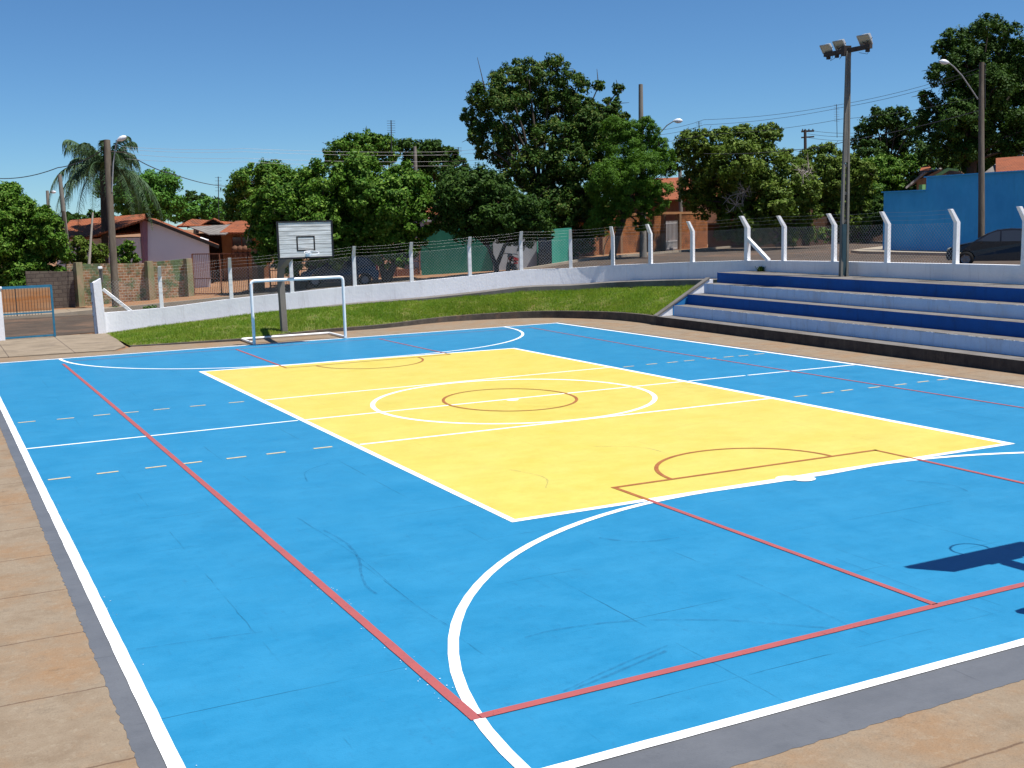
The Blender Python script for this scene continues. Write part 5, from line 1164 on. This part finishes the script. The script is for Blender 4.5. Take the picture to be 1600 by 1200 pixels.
# palm
Dp = 66; PB = W(163, 440, Dp); PB[2] = .2
palm = thing('palm_tree', 'feather palm with drooping plumes above the old orange roof', 'palm tree', PB, 'street and yard trees')
hub = W(163, 262, Dp)
mb = MB(); mb.tube([PB-np.array([0, 0, .3]), PB+(hub-PB)*.3, PB+(hub-PB)*.7, hub-[0, 0, .4], hub+[0, 0, .3]], [.24, .20, .2, .3, .12], 10); obj('trunk', mb, 'bark', palm)
mbr = MB(); LV = []
for k in range(38):
    a = k*2.399; el = [1.0, .7, .35, .1, -.15][k % 5]; Lf = random.uniform(2.9, 4.8); a += random.uniform(-.3, .3); el += random.uniform(-.15, .15)
    d = np.array([math.cos(a), math.sin(a), 0]); P = []
    for j in range(15):
        s = j/14; r_ = Lf*(math.sin(s*1.45)/1.45*1.12)*math.cos(el*.7); z = Lf*(math.sin(el)*s*.95-(.55+.25*(1-math.sin(el)))*s**2.3)
        P.append(hub+d*r_*(.9)+np.array([0, 0, z+.1]))
    mbr.tube(P, [.04-.0022*j for j in range(15)], 4)
    side = np.array([-d[1], d[0], 0])
    for j in range(2, 75):
        s = j/75*14; i = min(int(s), 13); q = P[i]+(P[i+1]-P[i])*(s-i); ll = .95*math.sin(math.pi*min(1, (j+6)/82))**.6*random.uniform(.5, 1.1)
        tdir = (P[i+1]-P[i]); tdir /= np.linalg.norm(tdir)
        for sg in (-1, 1):
            e = q+side*sg*ll*random.uniform(.25, .6)+tdir*ll*.25+np.array([0, 0, -ll*random.uniform(.35, .9)]); w = tdir*.02+np.array([0, 0, .012])
            m_ = (q+e)/2+np.array([0, 0, .10*ll])+side*sg*.08
            LV += [q-w, q+w, m_+w, m_-w, m_-w, m_+w, e+w*.2, e-w*.2]
obj('frond_stems', mbr, 'leaf_palm', palm)
fast_mesh('fronds', np.array(LV), 4, 'leaf_palm', palm, PB)
mb = MB()
mb.tube([W(138, 428, 62), W(141, 385, 62), W(145, 332, 62)], [.09, .07, .05], 7); tag(obj('bare_trunk', mb, 'bark_pale'), 'thin pale bare trunk left of the palm', 'tree trunk')
mb = MB(); mb.tube([W(103, 440, 62.5), W(107, 400, 62.5), W(98, 330, 62.5)], [.13, .12, .09], 7); tag(obj('bare_trunk', mb, 'bark'), 'dark bare trunk beside the slender leaning pole', 'tree trunk')

# ------------------------------------------------------------------ vehicles
def make_car(label, paint):
    c = thing('parked_car', label, 'car', (0, 0, 0), 'cars parked in the street')      # x forward, length 3.9
    prof = [(1.92, .28), (1.96, .45), (1.93, .62), (1.80, .74), (1.45, .86), (.98, .96), (.42, 1.30), (.10, 1.42), (-.4, 1.47), (-1.0, 1.44), (-1.5, 1.34), (-1.78, 1.05), (-1.90, .95), (-1.95, .6), (-1.92, .3)]
    def wheelcut(pts):
        return pts
    low = []
    for cx in (-1.25, 1.22):
        for k in range(9): a = math.pi*k/8; low.append((cx-.36*math.cos(a), .28+.36*math.sin(a)*1.0))
    outline = prof+[(-1.92, .26)]+[(p[0], max(p[1], .24)) for p in low]+[(1.9, .26)]
    # body lofted across the width with tumblehome
    mb = MB(); n = len(prof); ys_ = [-.84, -.80, -.72, .72, .80, .84]; vs = []
    def half(yf, z): return 1
    lv = []
    secs = []
    for x, z in prof:
        wz = .83 if z < .9 else .83-(z-.9)*.42
        wz -= .10*max(0, abs(x)-1.5)/.45
        secs.append([(x, -wz, z), (x, wz, z)])
    belt = [(x, min(z, .9)) for x, z in prof]
    # side walls: polygon fan from low line with wheel arches
    arch = [(1.9, .26)]
    sidepts = [(p[0][0], p[0][2]) for p in secs]
    for sgn in (-1, 1):
        P = [(x, sgn*(abs(s_[0][1])), z) for (x, z), s_ in zip(sidepts, secs)]
        lowp = [(x, sgn*.80, z) for x, z in [(-1.9, .26)]+[(p[0], p[1]) for p in low]+[(1.88, .26)]]
        poly = P+lowp; 
        if sgn > 0: poly = poly[::-1]
        mb.add(poly, [tuple(range(len(poly)))])
    L_ = [s_[0] for s_ in secs]; R_ = [s_[1] for s_ in secs]; m_ = len(secs)
    mb.add(L_+R_, [(i+1, i, m_+i, m_+i+1) for i in range(m_-1)])
    mb.box((0, 0, .27), (2.0, 1.56, .1)); 
    body = obj('body', mb, paint, c)
    mb = MB()
    for sgn in (-1, 1):
        for P in ([(.80, .99), (.36, 1.28), (.12, 1.36), (.0, 1.37), (.0, .98)], [(-.06, .98), (-.06, 1.38), (-.5, 1.40), (-.88, 1.37), (-.92, .98)], [(-.98, .98), (-.95, 1.36), (-1.3, 1.30), (-1.5, 1.2), (-1.58, 1.02)]):
            poly = [(x, sgn*(.83-(max(z, .9)-.9)*.42+.006), z) for x, z in P]
            if sgn < 0: poly = poly[::-1]
            mb.add(poly, [tuple(range(len(poly)))])
    mb.add([(.93, -.76, 1.0), (.93, .76, 1.0), (.45, .62, 1.295), (.45, -.62, 1.295)], [(0, 1, 2, 3)]); mb.add([(-1.56, -.62, 1.31), (-1.56, .62, 1.31), (-1.80, .72, 1.06), (-1.80, -.72, 1.06)], [(0, 1, 2, 3)])
    obj('window', mb, 'car_glass', body)
    for x in (-1.25, 1.22):
        for sgn in (-1, 1):
            mb = MB(); mb.lathe([(.18, -.09), (.29, -.095), (.305, -.07), (.305, .07), (.29, .095), (.18, .09)], 24, (x, sgn*.73, .305), 'y'); wv_ = obj('wheel', mb, 'tyre', c)
            mb = MB(); mb.lathe([(.0, .06), (.05, .065), (.06, .03), (.17, .05), (.2, .08), (.2, .0), (0, .0)] if sgn > 0 else [(.0, -.06), (.05, -.065), (.06, -.03), (.17, -.05), (.2, -.08), (.2, 0), (0, 0)], 20, (x, sgn*.74, .305), 'y')
            for k in range(5): a = k*2*math.pi/5; mb.beam((x, sgn*.815, .305), (x+.18*math.cos(a), sgn*.815, .305+.18*math.sin(a)), .05, .02, (0, 1, 0))
            obj('rim', mb, 'rim', wv_)
    for sgn in (-1, 1):
        mb = MB(); mb.box((1.84, sgn*.6, .66), (.16, .26, .13)); obj('headlight', mb, 'lamp_glass', c, bevel=.03)
        mb = MB(); mb.box((-1.86, sgn*.66, .9), (.1, .16, .3)); obj('tail_light', mb, 'tail_red', c, bevel=.02)
        mb = MB(); mb.box((.66, sgn*.92, .98), (.1, .18, .12)); obj('mirror', mb, paint, c, bevel=.03)
        for hx, hz in ((-.14, .84), (-.9, .86)): mb = MB(); mb.box((hx, sgn*.845, hz), (.15, .03, .03)); obj('handle', mb, paint, body)
    return c
car1 = make_car('black hatchback parked in the street at the right edge', 'car_black')
car2 = make_car('dark blue hatchback in deep shade behind the backboard', 'car_navy')
fwheel = W(1518, 410, 46.0); rw = W(1605, 410, 45.2)
yaw = math.atan2(fwheel[1]-rw[1], fwheel[0]-rw[0])
ctr = (fwheel+rw)/2; car1.location = (ctr[0], ctr[1], 1.508); car1.rotation_euler = (0, 0, yaw)
q = W(532, 435, 58.2); car2.location = (q[0], q[1], zo(q[0])+.02); car2.rotation_euler = (0, 0, math.atan2(-.45, .89)+.1+math.pi)
# motorcycle seen from behind
mc = thing('motorcycle', 'red and black motorcycle parked by the pale wall', 'motorcycle', (0, 0, 0))
for x in (-.62, .62):
    mb = MB(); mb.lathe([(.22, -.03), (.29, -.045), (.31, 0), (.29, .045), (.22, .03)], 20, (x, 0, .31), 'y'); w_ = obj('wheel', mb, 'tyre', mc)
    mb = MB(); mb.lathe([(.215, -.02), (.225, .02)], 20, (x, 0, .31), 'y')
    for k in range(6): a = k*math.pi/3; mb.beam((x, 0, .31), (x+.22*math.cos(a), 0, .31+.22*math.sin(a)), .02, .02, (0, 1, 0))
    obj('rim', mb, 'rim', w_)
mb = MB(); mb.tube([(-.5, 0, .6), (-.1, 0, .45), (.25, 0, .55), (.42, 0, .85)], .05, 8); mb.box((-.02, 0, .42), (.38, .26, .3)); mb.tube([(-.62, .1, .31), (-.1, .1, .42)], .03, 6); mb.tube([(-.62, -.1, .31), (-.1, -.1, .42)], .03, 6); obj('frame', mb, 'metal_dark', mc)
mb = MB(); mb.lathe([(.02, -.28), (.13, -.2), (.15, 0), (.12, .2), (.03, .27)], 12, (.18, 0, .82), 'x'); obj('tank', mb, 'red_paint', mc)
mb = MB(); mb.lathe([(.03, -.42), (.12, -.3), (.13, 0), (.1, .3)], 10, (-.36, 0, .78), 'x'); obj('seat', mb, 'tyre', mc)
mb = MB(); mb.box((-.72, 0, .80), (.16, .26, .16)); mb.box((-.78, 0, .62), (.05, .2, .12)); obj('tail_cover', mb, 'red_paint', mc, bevel=.04)
mb = MB(); mb.box((-.82, 0, .80), (.04, .14, .08)); obj('tail_light', mb, 'tail_red', mc)
mb = MB()
for s in (-1, 1): mb.box((-.80, s*.17, .76), (.05, .06, .06))
obj('indicator', mb, 'lamp_glass', mc)
mb = MB(); mb.tube([(.62, .07, .31), (.45, .07, .95)], .025, 6); mb.tube([(.62, -.07, .31), (.45, -.07, .95)], .025, 6); obj('fork', mb, 'rim', mc)
mb = MB(); mb.tube([(.30, -.38, 1.0), (.40, -.2, 1.04), (.42, 0, 1.0), (.40, .2, 1.04), (.30, .38, 1.0)], .018, 7); obj('handlebar', mb, 'metal_dark', mc)
for s in (-1, 1):
    mb = MB(); mb.tube([(.36, s*.28, 1.03), (.38, s*.34, 1.2)], .01, 5); mb.box((.38, s*.37, 1.24), (.03, .13, .09)); obj('mirror', mb, 'metal_dark', mc, bevel=.01)
mb = MB(); mb.lathe([(.02, -.1), (.1, -.05), (.1, .05)], 12, (.55, 0, .9), 'x'); mb.box((.5, 0, .98), (.12, .2, .16)); obj('headlight', mb, 'lamp_glass', mc)
mb = MB(); mb.tube([(-.75, -.14, .36), (-.1, -.15, .3)], .04, 8); obj('exhaust', mb, 'rim', mc)
q = W(798, 427, 57.0); mc.location = (q[0], q[1], q[2]-.08); vd = math.atan2(ray(798, 427)[1], ray(798, 427)[0]); mc.rotation_euler = (R(6), 0, vd+.25)

# ------------------------------------------------------------------ light
sun_dir = Vector((.26, -.285, 1.0)).normalized()
el = math.asin(sun_dir.z); az = math.atan2(sun_dir.x, sun_dir.y)       # azimuth clockwise from +y
w = bpy.data.worlds.new('World'); sc.world = w; w.use_nodes = True; nt = w.node_tree
sky = nt.nodes.new('ShaderNodeTexSky'); sky.sky_type = 'NISHITA'; sky.sun_disc = False; sky.sun_elevation = el; sky.sun_rotation = az
sky.altitude = 2000; sky.air_density = 1.0; sky.dust_density = 0; sky.ozone_density = 10
bg = nt.nodes['Background']; bg.inputs[1].default_value = .075
mxs = nt.nodes.new('ShaderNodeMix'); mxs.data_type = 'RGBA'; mxs.blend_type = 'MULTIPLY'; mxs.inputs[0].default_value = 1; mxs.inputs[7].default_value = (.79, .98, 1.02, 1)
nt.links.new(sky.outputs[0], mxs.inputs[6]); nt.links.new(mxs.outputs[2], bg.inputs[0])
ld = bpy.data.lights.new('sun', 'SUN'); ld.energy = 5.0; ld.angle = R(.5); ld.color = (1, .965, .91)
so = bpy.data.objects.new('sun', ld); col.objects.link(so); so.rotation_euler = (-sun_dir).to_track_quat('-Z', 'Y').to_euler(); so.location = (0, 0, 30)
sc.view_settings.view_transform = 'Standard'; sc.view_settings.look = 'None'; sc.view_settings.exposure = .5; sc.view_settings.gamma = 1
sc.render.resolution_x = 1024; sc.render.resolution_y = 768
